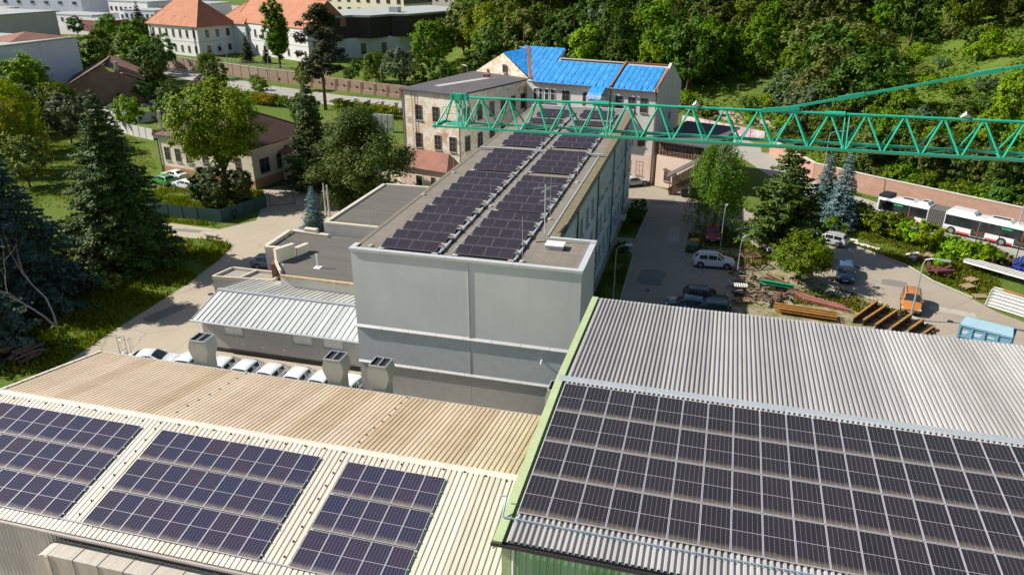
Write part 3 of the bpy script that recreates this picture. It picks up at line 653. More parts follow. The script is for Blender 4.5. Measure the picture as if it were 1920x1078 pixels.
M_pale = mat('dirty_white_render', (.66,.63,.57), (.54,.51,.46), .35, streak=(1,1,.4)); M_dkfelt = mat('dark_roof_felt', (.075,.072,.075), (.11,.105,.105), .4, .9); M_bfelt = mat('brown_roof_felt', (.095,.085,.078), (.135,.12,.105), .5, .92, streak=(.3,2.2,1))
M_oldwood = mat('old_window_wood', (.16,.11,.08), (.22,.16,.11), 3, .8); M_para = mat('parapet_stone', (.58,.53,.44), (.47,.42,.34), 1.2, .9)
M_greyw = mat('grey_low_wall', (.46,.44,.41), (.39,.37,.34), .5); M_brickred = mat('dark_red_brick', (.17,.07,.05), (.12,.055,.04), 2)
# --- far flat wing beside the block
ax_ = thing('flat_roof_annex', 'low annex with dark felt roof beside the office block, by the round pine', 'annex', (-30,73,0), 0, None, True)
MB().prism([(-37.5,66.7),(-23.46,66.4),(-23.46,81.6),(-37.3,81.4)], 0, 5.3).build('wall', M_conc, ax_)
MB().prism([(-37.15,67.05),(-23.47,66.75),(-23.47,81.3),(-36.95,81.1)], 5.302, 5.36).build('roof', M_bfelt, ax_)
for a, b in (((-37.5,66.88),(-23.47,66.58)),((-37.32,67.1),(-37.12,81.2)),((-36.9,81.25),(-23.47,81.45))): MB().bar((a[0],a[1],5.42),(b[0],b[1],5.42),.38,.22).build('parapet', M_para, ax_)
# --- nearer flat wing with stepped parapets
a2 = thing('flat_roof_annex', 'low annex with stepped cream parapets and brown felt roof in front of the concrete annex', 'annex', (-32,60,0), 0, None, True)
MB().prism([(-36.2,55.7),(-23.46,55.5),(-23.46,66.3),(-40.9,65.9),(-40.8,60.8),(-39.3,61.0),(-37.6,58.2)][::1], 0, 4.3).build('wall', M_pale, a2)
MB().prism([(-36.0,55.9),(-23.47,55.7),(-23.47,66.2),(-40.6,65.7),(-40.55,61.1),(-39.2,61.2),(-37.4,58.3)], 4.302, 4.36).build('roof', M_bfelt, a2)
for p, q, w_, h_ in (((-40.8,60.9),(-39.4,61.1),.34,.3),((-40.85,61.1),(-40.95,65.8),.34,.3),((-40.7,65.95),(-36.5,65.6),.34,.26),((-39.3,66.0),(-37.9,65.9),.5,.6),((-38.0,58.1),(-37.15,60.0),.36,1.3),((-37.05,60.1),(-36.6,61.6),.36,.8),((-37.9,57.9),(-36.2,55.8),.12,.3)):
    MB().bar((p[0],p[1],4.3+h_/2),(q[0],q[1],4.3+h_/2),w_,h_).build('parapet', M_cream, a2); MB().bar((p[0],p[1],4.3+h_+.04),(q[0],q[1],4.3+h_+.04),w_+.1,.075).build('coping', M_para, a2)
MB().prism([(-39.3,60.7),(-38.6,60.9),(-38.0,58.0),(-38.4,57.8)], .1, 4.25).build('brick_pier', M_brickred, a2)
MB().bar((-36.1,55.62,4.25),(-23.5,55.42,4.25),.3,.2).build('gutter', mat('rusty_gutter', (.50,.38,.24), (.30,.17,.09), 2), a2)
MB().tube([(-33.6,57.9,4.36),(-33.65,57.95,5.7)], .07, 8).build('vent_pipe', M_white, a2); MB().box(-33.95,-33.3,57.6,58.25,4.362,4.42).build('vent_plate', M_white, a2)
q = MB()
for k in range(4): q.tube([(-38.9+k*.25,61.6,4.3),(-38.9+k*.25,61.6,5.5)], .02, 4)
q.tube([(-38.9,61.6,5.5),(-38.15,61.6,5.5)], .02, 4); q.tube([(-38.9,61.6,5.0),(-38.15,61.6,5.0)], .02, 4); q.build('hatch_railing', M_dark, a2)
MB().tube([(-30.2,60.5,4.37),(-30.2,60.5,4.45)], [.16,.12], 8).build('roof_drain', M_white, a2)
# --- garage with two sunken roof bays
ga = thing('garage', 'small garage with two sunken roof bays behind the silver-roofed shed', 'garage', (-41,57.5,0), 0, None, True)
MB().prism([(-44.0,56.6),(-38.0,57.2),(-38.1,59.0),(-43.4,59.0)], 0, 2.7).build('wall', M_greyw, ga)
for (a, b) in (((-44.0,56.6),(-38.0,57.2)),((-38.05,57.3),(-38.1,58.95)),((-38.2,59.0),(-43.4,59.0)),((-43.45,58.9),(-43.95,56.7)),((-41.3,57.0),(-40.8,58.9))): MB().bar((a[0],a[1],2.84),(b[0],b[1],2.84),.2,.3).build('parapet', M_para, ga)
MB().prism([(-43.7,56.75),(-38.2,57.3),(-38.25,58.85),(-43.2,58.85)], 2.702, 2.74).build('roof', mat('gravel_roof', (.34,.30,.26), (.27,.235,.2), 3, .95), ga)
# --- silver standing-seam shed
sh = thing('metal_roof_shed', 'long low shed with ridged silver standing-seam roof left of the office block', 'shed', (-32,52.5,0), 0, None, True)
MB().prism([(-39.6,48.6),(-24.6,48.6),(-24.6,56.4),(-39.6,56.4)], 0, 2.85).build('wall', M_greyw, sh)
for x in (-39.6,-24.6): MB().face((x,48.6,2.85),(x,52.3,3.75),(x,56.4,2.85)).build('gable', M_greyw, sh)
M_silver = metal_sheet('standing_seam', (.55,.56,.555), (.49,.50,.495), (5,.3,1), .42, amt=.2); M_silver2 = metal_sheet('standing_seam_worn', (.50,.51,.47), (.44,.45,.42), (5,.3,1), .5, amt=.3)
for k in range(31):
    x = -40.2+k*.5
    for y0, z0, y1, z1, m_ in ((48.2,2.9,52.3,3.86,M_silver),(52.3,3.86,57.4,2.85,M_silver2)):
        s_ = MB(); s_.solid([(x,y0,z0),(x+.492,y0,z0),(x+.492,y1,z1),(x,y1,z1)], (0,-.3,1), .03); s_.bar((x,y0,z0+.03),(x,y1,z1+.03),.035,.07); s_.build('roof_sheet', m_, sh)
MB().bar((-40.3,52.3,3.92),(-24.6,52.3,3.92),.4,.05).build('ridge_cap', M_galv, sh); MB().tube([(-40.3,48.1,2.84),(-24.6,48.1,2.84)], .09, 8).build('gutter', M_galv, sh)
MB().bar((-39.6,48.56,.18),(-24.6,48.56,.18),.08,.36).build('plinth', M_dark, sh)
M_panerefl = mat('painted_pane_reflection', (.85,.80,.72), (.7,.65,.58), 1.5)  # bright reflections in the shed panes, put in as pale colour
for x in (-36.6,-30.3,-27.6): wallwins(sh, (x-1,48.6), (x+1,48.6), (.5,), 1.75, 1.6, .75, 2, 1, M_white, M_panerefl, True)
for x in (-36.0,-34.2,-32.2): MB().box(x,x+.25,48.55,48.62,.9,1.05).build('vent_grille', M_white, sh)
# --- old plaster building with grey roof
oldA, oldB, oldC, oldD = (-42.8,101.4), (-33.5,98.9), (-27.6,114.9), (-37.9,120.0)
old = thing('old_factory_building', 'three-storey building with peeling yellow plaster and flat grey roof', 'building', (-36,108,0), 0, None, True)
MB().prism([oldA,oldB,oldC,oldD], 0, 13.0, top=False).build('wall', [M_peel], old)
c_ = Vector((-35.4,108.8)); P = [Vector(p)+(Vector(p)-c_).normalized()*.35 for p in (oldA,oldB,oldC,oldD)]
MB().prism([tuple(p) for p in P], 13.0, 13.22).build('roof', M_dkfelt, old)
MB().bar((-38.6,104.5,13.24),(-33.2,114.5,13.24),1.3,.03).build('roof_strip', mat('pale_felt', (.42,.42,.41), None, 2), old); MB().box(-34.5,-33.6,113.6,114.5,13.2,13.75).build('chimney', M_rtile, old)
for z in (1.6,5.2,9.1): wallwins(old, oldA, oldB, (.28,.62,.88) if z < 9 else (.30,.60), z, 1.15, 2.1, 2, 3, M_oldwood)
for z in (5.2,9.1): wallwins(old, oldB, oldC, (.1,.27,.44,.6,.75,.9), z, 1.2, 2.1, 2, 3, M_oldwood)
MB().tube([(oldB[0]+.05,oldB[1]-.12,0),(oldB[0]+.05,oldB[1]-.12,13)], .08, 6).build('downpipe', M_rust, old); MB().tube([(oldA[0]+.1,oldA[1]-.12,0),(oldA[0]+.1,oldA[1]-.12,13)], .07, 6).build('downpipe', M_rust, old)
lad = MB()
for s_ in (0,.45): lad.tube([(-41.0+s_,100.75-s_*.27,3),(-41.0+s_,100.75-s_*.27,13.1)], .03, 5)
for k in range(28): lad.bar((-41.0,100.75,3.2+k*.35),(-40.55,100.63,3.2+k*.35),.03)
lad.build('wall_ladder', M_rust, old)
pl = thing('lean_to', 'pink lean-to with rusty red tiled roof below the peeling yellow wall', 'lean-to', (-38.5,98,0), 0, None, True)
pA, pB, pC, pD = (-42.2,98.0), (-34.6,95.9), (-33.6,98.85), (-41.2,100.9)
MB().prism([pA,pB,pC,pD], 0, 3.3).build('wall', M_pinkw, pl)
r_ = MB(); r_.add([(-42.6,97.6,3.25),(-34.3,95.4,3.25),(-33.3,98.8,3.25),(-41.2,101.0,3.25),(-41.0,100.6,5.0),(-35.2,99.1,5.0)], [(0,1,5,4),(1,2,5),(3,0,4),(0,3,2,1)]); r_.build('roof', M_rtile, pl)
wallwins(pl, pA, pB, (.42,), 0, 1.2, 2.2, 1, 1, M_cream, M_black, False, 'door'); wallwins(pl, pA, pB, (.72,.9), 1.0, .7, 1.2, 1, 1, M_oldwood)
# --- building under blue tarpaulins (local frame at its front right corner)
tb_ang = math.atan2(-.2402,.9707)
tb = thing('tarp_roof_building', 'old three-storey building with roof covered in bright blue tarpaulins', 'building', (-7.8,108.3,0), tb_ang)
w_ = MB(); w_.box(-6.85,0,0,10.7,0,13.25); w_.box(-17.5,-6.852,.004,10.7,0,13.25); w_.box(-20.3,-17.502,.008,15,0,13.25)
w_.solid([(0,0,13.2),(0,10.7,13.2),(0,5.35,16.35)], (1,0,0), .35); w_.build('wall', M_pale, tb)
def slope(mb, x0, x1, y0, z0, y1, z1, t_=.12): mb.solid([(x0,y0,z0),(x1,y0,z0),(x1,y1,z1),(x0,y1,z1)], Vector((1,0,0)).cross(Vector((0,y1-y0,z1-z0))), t_)
rf = MB(); slope(rf,-6.85,-.36,-.35,13.18,5.35,15.95); slope(rf,-6.85,-.36,5.352,15.95,11.0,13.18)
slope(rf,-17.5,-6.86,-.35,13.18,5.2,15.9); slope(rf,-17.5,-6.86,5.202,15.9,11.0,13.18); rf.solid([(-19.7,-.35,13.18),(-17.51,-.35,13.18),(-17.51,7.4,17.0),(-25.0,7.4,17.0)], (0,-.5,1), .12)
rf.solid([(-25.6,7.4,17.0),(-18.6,7.4,17.0),(-17.5,15.2,13.2),(-25.6,15.2,13.2)], (0,.5,1), .1); rf.solid([(-17.51,5.0,15.8),(-17.51,11,13.3),(-18.6,7.4,17.0)], (1,0,.3), .1)
roof = rf.build('roof', mat('grey_tin_roof', (.42,.40,.37), (.33,.30,.27), .8), tb)
t = NT('blue_tarpaulin').set(.42, 0, .5); t.base(t.ramp(t.noise(.9,4,.6), [(.3,(.016,.21,.60)),(.58,(.030,.29,.72)),(.75,(.10,.38,.76))])); t.bump(t.noise(2.2,5,.65,t.mapping((1.6,.5,1))), .85, .16); M_tarp = t.m
def tarps(x0, x1, n, y1, z1, yb0=-.42, zb0=13.17, val=None):
    dx = (x1-x0)/n; sl = (z1-zb0)/(y1-yb0)
    for k in range(n):
        a = x0+k*dx; m_ = MB(); N = 6; o = len(m_.v); ybs = [yb0]*4
        if val: ybs = [min(y1-.3, max(yb0, yb0+(val-(a+dx*i/3))/5.4*(y1-yb0))) for i in range(4)]
        ybase = ybs[0]; zb = zb0+sl*(ybase-yb0)
        for j in range(N+1):
            f = j/N
            for i in range(4):
                u = i/3; y = ybs[i]+(y1-ybs[i])*f; z = zb0+sl*(y-yb0)+.10; m_.v.append((a+dx*u, y+(rng.uniform(-.18,.1) if j == 0 else 0), z+.05*math.sin(u*math.pi)+rng.uniform(-.015,.02)-(.12 if j == 0 else 0)))
        for j in range(N):
            for i in range(3): m_.f.append((j*4+i,j*4+i+1,(j+1)*4+i+1,(j+1)*4+i)); m_.m.append(0)
        m_.build('tarp_sheet', M_tarp, roof, True)
        b = MB(); b.bar((a,ybase+.1,zb+.13+sl*.1),(a,y1,z1+.13),.05,.05); b.build('batten', M_oldwood, roof)
tarps(-6.6,-.7,7,4.7,15.62); tarps(-17.6,-7.1,10,4.6,15.6); tarps(-24.8,-17.65,8,7.5,17.05,val=-19.5)
for x in (-6.85,-.2): MB().bar((x,-.4,13.4),(x,5.35,16.12),.3,.22).build('verge', M_rtile, tb)
MB().bar((-6.7,5.3,16.05),(-.3,5.3,16.05),.35,.12).build('ridge_tiles', M_rtile, tb); MB().bar((-17.4,5.2,15.98),(-7,5.2,15.98),.9,.06).build('ridge_tiles', mat('grey_tin_roof', (.4,.4,.4)), tb)
for k in range(2):     # tarpaulin hanging over the eaves
    m_ = MB(); x0 = -9.6+k*1.05; N = 5
    for j in range(N+1):
        for i in range(3): m_.v.append((x0+.53*i, -.45-2.0*j/N+rng.uniform(-.05,.05), 13.3-1.0*j/N+rng.uniform(-.04,.06)-(.5 if j == N else 0)))
    for j in range(N):
        for i in range(2): m_.f.append((j*3+i,(j+1)*3+i,(j+1)*3+i+1,j*3+i+1)); m_.m.append(0)
    m_.build('tarp_sheet', M_tarp, roof, True)
MB().box(-9.7,-7.4,-2.3,-.02,9.3,12.2).build('oriel', M_pale, tb)
MB().bar((-17.4,-.5,13.1),(-.1,-.5,13.1),.14,.14).build('eaves_board', M_rust, tb); MB().bar((-19.8,-.5,13.1),(-17.5,-.5,13.1),.14,.14).build('eaves_board', M_rust, tb)
for x, w2 in ((-18.9,.62),(-18.0,.62),(-17.0,.7),(-16.0,.8),(-13.9,1.2),(-10.7,1.0)): win(tb, (x,.0,10.3), -math.pi/2, w2, 1.9, 2 if w2 > 1 else 1, 2, M_white if w2 < 1 else M_oldwood)
for x in (-5.6,-3.7,-1.9):
    for z in (1.2,5.4,10.1): win(tb, (x,0,z), -math.pi/2, 1.1, 2.0, 2, 3, M_oldwood)
for x in (-18.5,-15,-12): win(tb, (x,0,5.6), -math.pi/2, 1.1, 1.9, 2, 3, M_oldwood)
win(tb, (0,6,8.6), 0, .7, .8, 1, 1, M_oldwood); MB().tube([(-.15,-.1,0),(-.15,-.1,13)], .07, 6).build('downpipe', M_rust, tb); MB().tube([(-6.9,-.1,0),(-6.9,-.1,13)], .07, 6).build('downpipe', M_dark, tb)
for z0, z1 in ((0,4.4),): MB().box(-6.84,-.02,-.05,-.004,z0,z1).build('pink_lower_wall', M_pinkw, tb)
win(tb, (-6.2,-.05,0), -math.pi/2, .9, 2.1, 1, 1, M_oldwood, M_black, False, .08, 'door')
# left gable wing of that building
gw = thing('gable_wing', 'plastered gable with one small window behind the flat grey roof', 'building', (-32,121,0), 0, None, True)
gA, gB, apx, rid = Vector((-38.2,120.2,12.9)), Vector((-27.3,114.75,12.9)), Vector((-32.35,117.45,16.45)), Vector((-29.3,121.0,17.0))
m_ = MB(); m_.add([(gA.x,gA.y,0),(gB.x,gB.y,0),gB,apx,gA], [(0,1,2,3,4)]); bk = [Vector((-27.2,124.8,0)), Vector((-33.4,129.5,0))]
m_.add([(gA.x,gA.y,0),gA,(bk[1].x,bk[1].y,12.9),(bk[1].x,bk[1].y,0)], [(0,1,2,3)]); m_.build('wall', M_peel, gw)
MB().face(gB+Vector((.3,-.2,.1)), (-27.0,113.4,13.35), rid, apx+Vector((0,0,.12))).build('tarp_sheet', M_tarp, gw)
MB().face(gA+Vector((-.4,.1,-.1)), apx+Vector((0,0,.1)), rid, (-33.6,129.8,12.9)).build('roof', M_rtile, gw)
MB().bar((-26.9,113.2,13.5), tuple(rid+Vector((0,0,.1))), .55, .18).build('valley_debris', M_rtile, gw)
wallwins(gw, gA, gB, (.56,), 13.6, .75, 1.2, 1, 1, M_oldwood, M_black); wallwins(gw, gA, gB, (.27,), 13.3, .3, .5, 1, 1, M_oldwood, M_black)
# --- veranda with long strip of wooden windows
ve = thing('veranda_building', 'pink building with long strip of brown-framed windows beside tarp-roofed house', 'building', (-2.5,110,0), 0, None, True)
vA, vB, vC, vD = (-7.25,107.9), (-.55,105.3), (3.2,113.8), (-3.8,116.4)
MB().prism([vA,vB,vC,vD], 0, 4.5).build('wall', M_pinkw, ve); MB().prism([(-7.05,108.0),(-.7,105.5),(3.0,113.7),(-3.8,116.2)], 4.5, 6.8).build('upper_wall', M_oldwood, ve)
m_ = MB(); m_.solid([(-7.7,107.3,6.75),(-.2,104.5,6.75),(3.8,114.2,7.7),(-3.9,117.0,7.7)], (0,-.1,1), .2); m_.build('roof', M_dkfelt, ve)
M_ofr = mat('orange_brown_frame', (.36,.17,.09), (.27,.12,.07), 2, .75)
wallwins(ve, (-7.05,107.96), (-.7,105.46), (.13,.38,.63,.88), 4.55, 1.5, 2.0, 3, 3, M_ofr, None, False)
wallwins(ve, vA, vB, (.25,), 1.0, 1.0, 1.4, 2, 2, M_oldwood); MB().bar((-6.0,107.25,2.8),(-4.4,106.6,2.3),1.3,.08).build('door_canopy', M_rust, ve)
wallwins(ve, vB, vC, (.3,.6), 4.6, 1.6, 1.9, 3, 2, M_ofr, None, False)
# --- covered outside staircase
st = thing('covered_staircase', 'covered outside staircase with yellow plank side climbing to the veranda', 'staircase', (-3.2,104.3,0), 0, None, True)
M_plank = mat('yellow_plank', (.44,.32,.14), (.34,.24,.11), 1.5, .8, streak=(6,6,.6))
Lx = [-5.0,-1.5]; 
for k in range(12):
    x = -4.7+k*.28; f = (x+5.0)/3.5; z0 = .55+f*2.0; z1 = 2.35+f*2.3
    MB().box(x,x+.265,103.9,103.94,z0,z1).build('plank', M_plank, st)
MB().bar((-5.0,103.85,.45),(-1.4,103.85,2.5),.12,1.1).build('stringer', mat('brown_board', (.20,.11,.08), (.15,.085,.06), 2), st)
m_ = MB(); m_.solid([(-5.4,103.6,2.55),(-1.4,103.6,5.0),(-1.4,105.6,5.1),(-5.4,105.6,2.65)], (-.5,0,1), .1); m_.build('roof', M_dkfelt, st)
for k in range(10): MB().box(-4.9+k*.34,-4.55+k*.34,104.0,105.2,k*.22,k*.22+.24).build('step', M_conc, st)
for x, z in ((-4.95,2.5),(-1.5,4.8)): MB().bar((x,103.8,0),(x,103.8,z),.1).build('post', M_oldwood, st)
# --- villa
vi = thing('villa', 'cream villa with ochre plinth and dark brown tiled hip roof', 'house', (-70,98,0), 0, None, True)
v0, v1 = Vector((-79.5,95.4)), Vector((-61.5,91.5)); dd = (v1-v0).normalized(); nn = Vector((-dd.y,dd.x)); v2, v3 = v1+nn*12.5, v0+nn*12.5
PV = [tuple(p) for p in (v0,v1,v2,v3)]
MB().prism(PV, 1.3, 5.9).build('wall', M_cream, vi); cc = sum((Vector(p) for p in PV), Vector((0,0)))/4
MB().prism([tuple(Vector(p)+(Vector(p)-cc).normalized()*.06) for p in PV], 0, 1.3).build('plinth', M_ochre, vi)
hip_roof(vi, PV, 5.95, 3.6, M_btile, .6)
MB().prism([tuple(Vector(p)+(Vector(p)-cc).normalized()*.55) for p in PV], 5.6, 5.76).build('eaves', M_white, vi)
wallwins(vi, PV[0], PV[1], (.08,.2,.32,.5,.68,.85), 2.2, 1.1, 2.0, 2, 2, M_oldwood); wallwins(vi, PV[1], PV[2], (.18,.45,.75), 1.9, 1.9, 2.1, 2, 2, M_oldwood)
MB().tube([(v0.x-.1,v0.y-.1,0),(v0.x-.1,v0.y-.1,5.7)], .07, 6).build('downpipe', M_dark, vi); MB().tube([(-83.2,101,5),(-83.2,101,8.2)], .28, 6).build('chimney', M_conc, vi)
vx = thing('villa_extension', 'low extension with reddish tiled roof behind the brown-roofed villa', 'house', (-58,104,0), 0, None, True)
PX_ = [tuple(v1+nn*5.5+dd*.2), tuple(v1+nn*5.5+dd*5.0), tuple(v1+nn*13+dd*5.0), tuple(v1+nn*13+dd*.2)]
MB().prism(PX_, 0, 4.2).build('wall', M_cream, vx); hip_roof(vx, PX_, 4.2, 1.4, M_rtile, .4); wallwins(vx, PX_[0], PX_[1], (.5,), 0, 1.5, 2.3, 1, 1, M_oldwood, M_black, False, 'door')
# --- white school-like building with orange hip roofs
M_wht = mat('white_render', (.72,.72,.71), (.66,.66,.65), .3); M_stone = mat('string_course', (.60,.60,.60), None, 1)
sc = thing('white_mansion', 'two-storey white mansion with large orange hipped tile roof', 'building', (-168,224,0), 0, None, True)
s0, s1, s2 = Vector((-181.2,222.6)), Vector((-157.6,215.0)), Vector((-153.0,228.2)); s3 = s0+(s2-s1)
PS = [tuple(p) for p in (s0,s1,s2,s3)]
MB().prism(PS, 0, 9).build('wall', M_wht, sc); hip_roof(sc, PS, 9.0, 7.5, M_otile, .8); cc = sum((Vector(p) for p in PS), Vector((0,0)))/4
MB().prism([tuple(Vector(p)+(Vector(p)-cc).normalized()*.1) for p in PS], 4.3, 4.6).build('string_course', M_stone, sc)
for z, h in ((1.2,1.9),(5.6,2.2)): wallwins(sc, PS[0], PS[1], [(k+.7)/7.2 for k in range(7)], z, 1.15, h, 2, 2, M_oldwood); wallwins(sc, PS[1], PS[2], (.25,.52,.8), z, 1.3, h, 2, 2, M_oldwood)
for f in (.04,.93): p = s0.lerp(s1,f); MB().tube([(p.x,p.y-.15,0),(p.x,p.y-.15,9)], .1, 6).build('downpipe', M_dark, sc)
for k in range(3): p = s0.lerp(s1,.25+.22*k)+(s2-s1)*.17; MB().box(p.x-.5,p.x+.5,p.y-.4,p.y+.4,11.0,11.7).build('skylight', M_alu, sc)
sw = thing('white_mansion_wing', 'long white wing with orange gable roof right of the hipped mansion', 'building', (-138,224,0), 0, None, True)
q0, q1 = Vector((-153.5,229.5)), Vector((-118.5,212.5)); dq = (q1-q0).normalized(); nq = Vector((-dq.y,dq.x)); q2, q3 = q1+nq*16, q0+nq*16; PQ = [tuple(p) for p in (q0,q1,q2,q3)]
MB().prism(PQ, 0, 9.6).build('wall', M_wht, sw); hip_roof(sw, PQ, 9.6, 7.4, M_otile, .4, gable=True); PK = [(-161,230),(-147.5,225.6),(-140,247),(-153,251)]; MB().prism(PK, 0, 9.2).build('link_wall', M_wht, sw); hip_roof(sw, PK, 9.2, 7.2, M_otile, .3, 'link_roof')
m1 = (q1+q2)/2; MB().face((q1.x,q1.y,9.6),(q2.x,q2.y,9.6),(m1.x,m1.y,16.8)).build('gable', M_wht, sw)
for z, h in ((1.2,1.9),(5.6,2.2)): wallwins(sw, PQ[0], PQ[1], [(k+.6)/9 for k in range(9)], z, 1.1, h, 2, 2, M_oldwood)
MB().prism([tuple(Vector(p)+(Vector(p)-(q0+q2)/2).normalized()*.12) for p in PQ], 4.4, 4.7).build('string_course', M_stone, sw)
# --- dark brown modern block
mo = thing('brown_modern_building', 'modern building with jutting dark brown upper floor over white ground floor', 'building', (-105,235,0), 0, None, True)
M_dbrown = mat('dark_brown_cladding', (.032,.022,.02), (.045,.03,.026), 1, .7, streak=(8,8,.4)); M_flat = mat('pale_flat_roof', (.36,.38,.36), (.30,.32,.31), .4)
MB().prism([(-119.5,219),(-99,236),(-84,262),(-104,274),(-128,240)], 0, 6).build('wall', M_wht, mo)
MB().prism([(-121,217.5),(-114,219.5),(-110.5,226.5),(-104.5,226.5),(-101,234),(-95.5,235),(-84,262),(-104,276),(-130,240)], 12.0, 12.6).build('roof', M_flat, mo)
for P4 in ([(-120.8,218),(-114.2,219.8),(-111.6,226),(-125,236)], [(-110.6,227),(-104.8,227),(-102,233.4),(-114,240)], [(-100.9,234.4),(-95.8,235.4),(-91,246),(-106,250)], [(-90.8,246.4),(-87,252),(-85,262),(-100,262)]): MB().prism(P4, 5.8, 12.0).build('upper_volume', M_dbrown, mo)
MB().prism([(-113,224),(-100,236),(-88,258),(-104,270),(-122,240)], 5.9, 12.0).build('core', M_dbrown, mo)
wallwins(mo, (-119.5,219), (-99,236), (.3,.55,.8), 1.0, 1.6, 3.2, 1, 2, M_dark); MB().box(-104,-101,240,243,12.6,14.2).build('roof_plant', M_galv, mo)
# --- simple town buildings behind
def town(label, poly, h, wm, rm=None, rows=(), cols=0, roof='flat', rh=2.5, ww=1.5, wh=1.6, wall_sides=(0,1), nm='town_building'):
    c = sum((Vector(p) for p in poly), Vector((0,0)))/len(poly); r = thing(nm, label, 'building', (c.x,c.y,0), 0, None, True)
    MB().prism(poly, 0, h).build('wall', wm, r)
    if roof == 'flat':
        MB().prism([tuple(Vector(p)+(Vector(p)-c).normalized()*.3) for p in poly], h, h+.35).build('roof', rm or M_flat, r)
    else: hip_roof(r, poly, h, rh, rm, .5, gable=(roof == 'gable'))
    for s in wall_sides:
        for z in rows: wallwins(r, poly[s], poly[(s+1)%4], [(k+.5)/cols for k in range(cols)], z, ww, wh, 2, 1, M_dark)
    return r
def rect(cx, cy, w, d, a):
    a = R(a); ux, uy = math.cos(a), math.sin(a); return [(cx+sx*w/2*ux-sy*d/2*uy, cy+sx*w/2*uy+sy*d/2*ux) for sx, sy in ((-1,-1),(1,-1),(1,1),(-1,1))]
M_lb = mat('pale_blue_render', (.58,.62,.68), (.52,.56,.62), .3); M_beige = mat('beige_render', (.52,.48,.43), (.46,.42,.38), .3); M_yel = mat('yellow_render', (.66,.60,.44), (.6,.54,.4), .3)
bw = thing('windowless_hall', 'large windowless pale grey hall wall behind the ruined cottage', 'building', (-165,128,0), 0, None, True)
t = NT('weathered_grey_wall').set(.9); a = t.ramp(t.noise(.12,5,.6), [(.35,(.84,.84,.85)),(.65,(.77,.77,.78))]); t.base(t.mix(t.ramp(t.noise(1,5,.6,t.mapping((.5,.5,.06))),[(.45,(0,0,0)),(.7,(.4,)*3)]), a, (.62,.62,.63))); M_bigw = t.m
PW_ = [(-146.6,100),(-143.2,151.5),(-190,156),(-193,104)]
MB().prism(PW_, 0, 12.4).build('wall', M_bigw, bw); MB().prism([(-146.4,100),(-143.0,151.7),(-190,156.2),(-193,104)], 12.4, 12.6).build('coping', M_conc, bw)
MB().prism([(-146.2,101),(-143.4,151),(-189,155),(-192,105)], 12.6, 12.7).build('roof', M_flat, bw)
r_ = MB(); r_.add([(-147,137,12.7),(-144,150.5,12.7),(-156,152,12.7),(-158,139,12.7),(-150,144.5,14.2)], [(0,1,4),(1,2,4),(2,3,4),(3,0,4)]); r_.build('ridge_tiles', M_rtile, bw)
for i_, (cx_, cy_, w__, d__, h__, m__) in enumerate(((-330,300,24,14,6,M_wht),(-246,305,18,12,6.5,M_lb),(-300,345,30,14,8,M_wht),(-268,350,22,14,7,M_beige),(-235,330,18,14,8,M_wht),(-385,310,40,20,8,M_lb))): town(['low white shed below the blue factory','pale blue annexe by the road bend','white workshop right of the blue factory','beige workshop behind the two-storey office','white house behind the shop pavilion','pale blue shed at the left frame edge'][i_], rect(cx_,cy_,w__,d__,-8), h__, m__, M_flat, (h__-3,), 6, wall_sides=(0,))
town('beige block rising behind the windowless grey hall', rect(-262,240,34,26,-10), 9.5, M_beige, M_flat)
town('big pale blue factory front with one square window, top left', rect(-318,332,50,26,-2), 13, M_lb, M_flat, (7,), 6, ww=2.4, wh=1.2, wall_sides=(0,))
town('pale office wing with window rows at the top left corner', rect(-372,345,30,16,-4), 12, M_wht, M_flat, (2,5.5,9), 9)
town('low white workshop with flat pale roof in front of the blue factory', rect(-305,296,26,14,-6), 5.2, M_lb, M_flat, (2.4,), 6, wall_sides=(0,))
town('second low white workshop beside the tree', rect(-276,298,28,14,-8), 4.6, M_wht, M_flat, (2,), 7, wall_sides=(0,))
town('white two-storey office beyond the road bend', rect(-262,322,26,18,-12), 9, M_wht, M_flat, (1.8,5.2), 8)
town('red-banded shop pavilion beside the road bend', rect(-246,276,17,9,-18), 4.4, mat('dark_red_panel', (.26,.06,.045), (.2,.05,.04), .5), M_flat, (1,), 6)
town('small white building with flat roof left of the mansion', rect(-292,365,34,20,-14), 9.5, M_lb, M_flat, (2,6), 8)
town('white hall with sloping pale roof behind the mansion', rect(-296,388,44,22,-16), 9, M_wht, M_rtile, (3,), 8, 'gable', 4)
town('dark red roofed house on the skyline left of the mansion', rect(-352,410,40,24,-10), 8, M_wht, M_rtile, (3,), 7, 'hip', 6)
town('grey multi-storey block at the top edge', rect(-345,368,22,18,-6), 17, M_beige, M_flat, (3,7,11), 6)
town('yellow apartment block behind the brown modern building', rect(-150,320,60,18,-18), 20, M_yel, M_flat, (3,7,11,15), 11, ww=2.0, wh=1.8)
town('pale grey block behind the yellow apartment block', rect(-112,335,34,20,-15), 17, M_beige, M_flat, (3,7,11), 7)
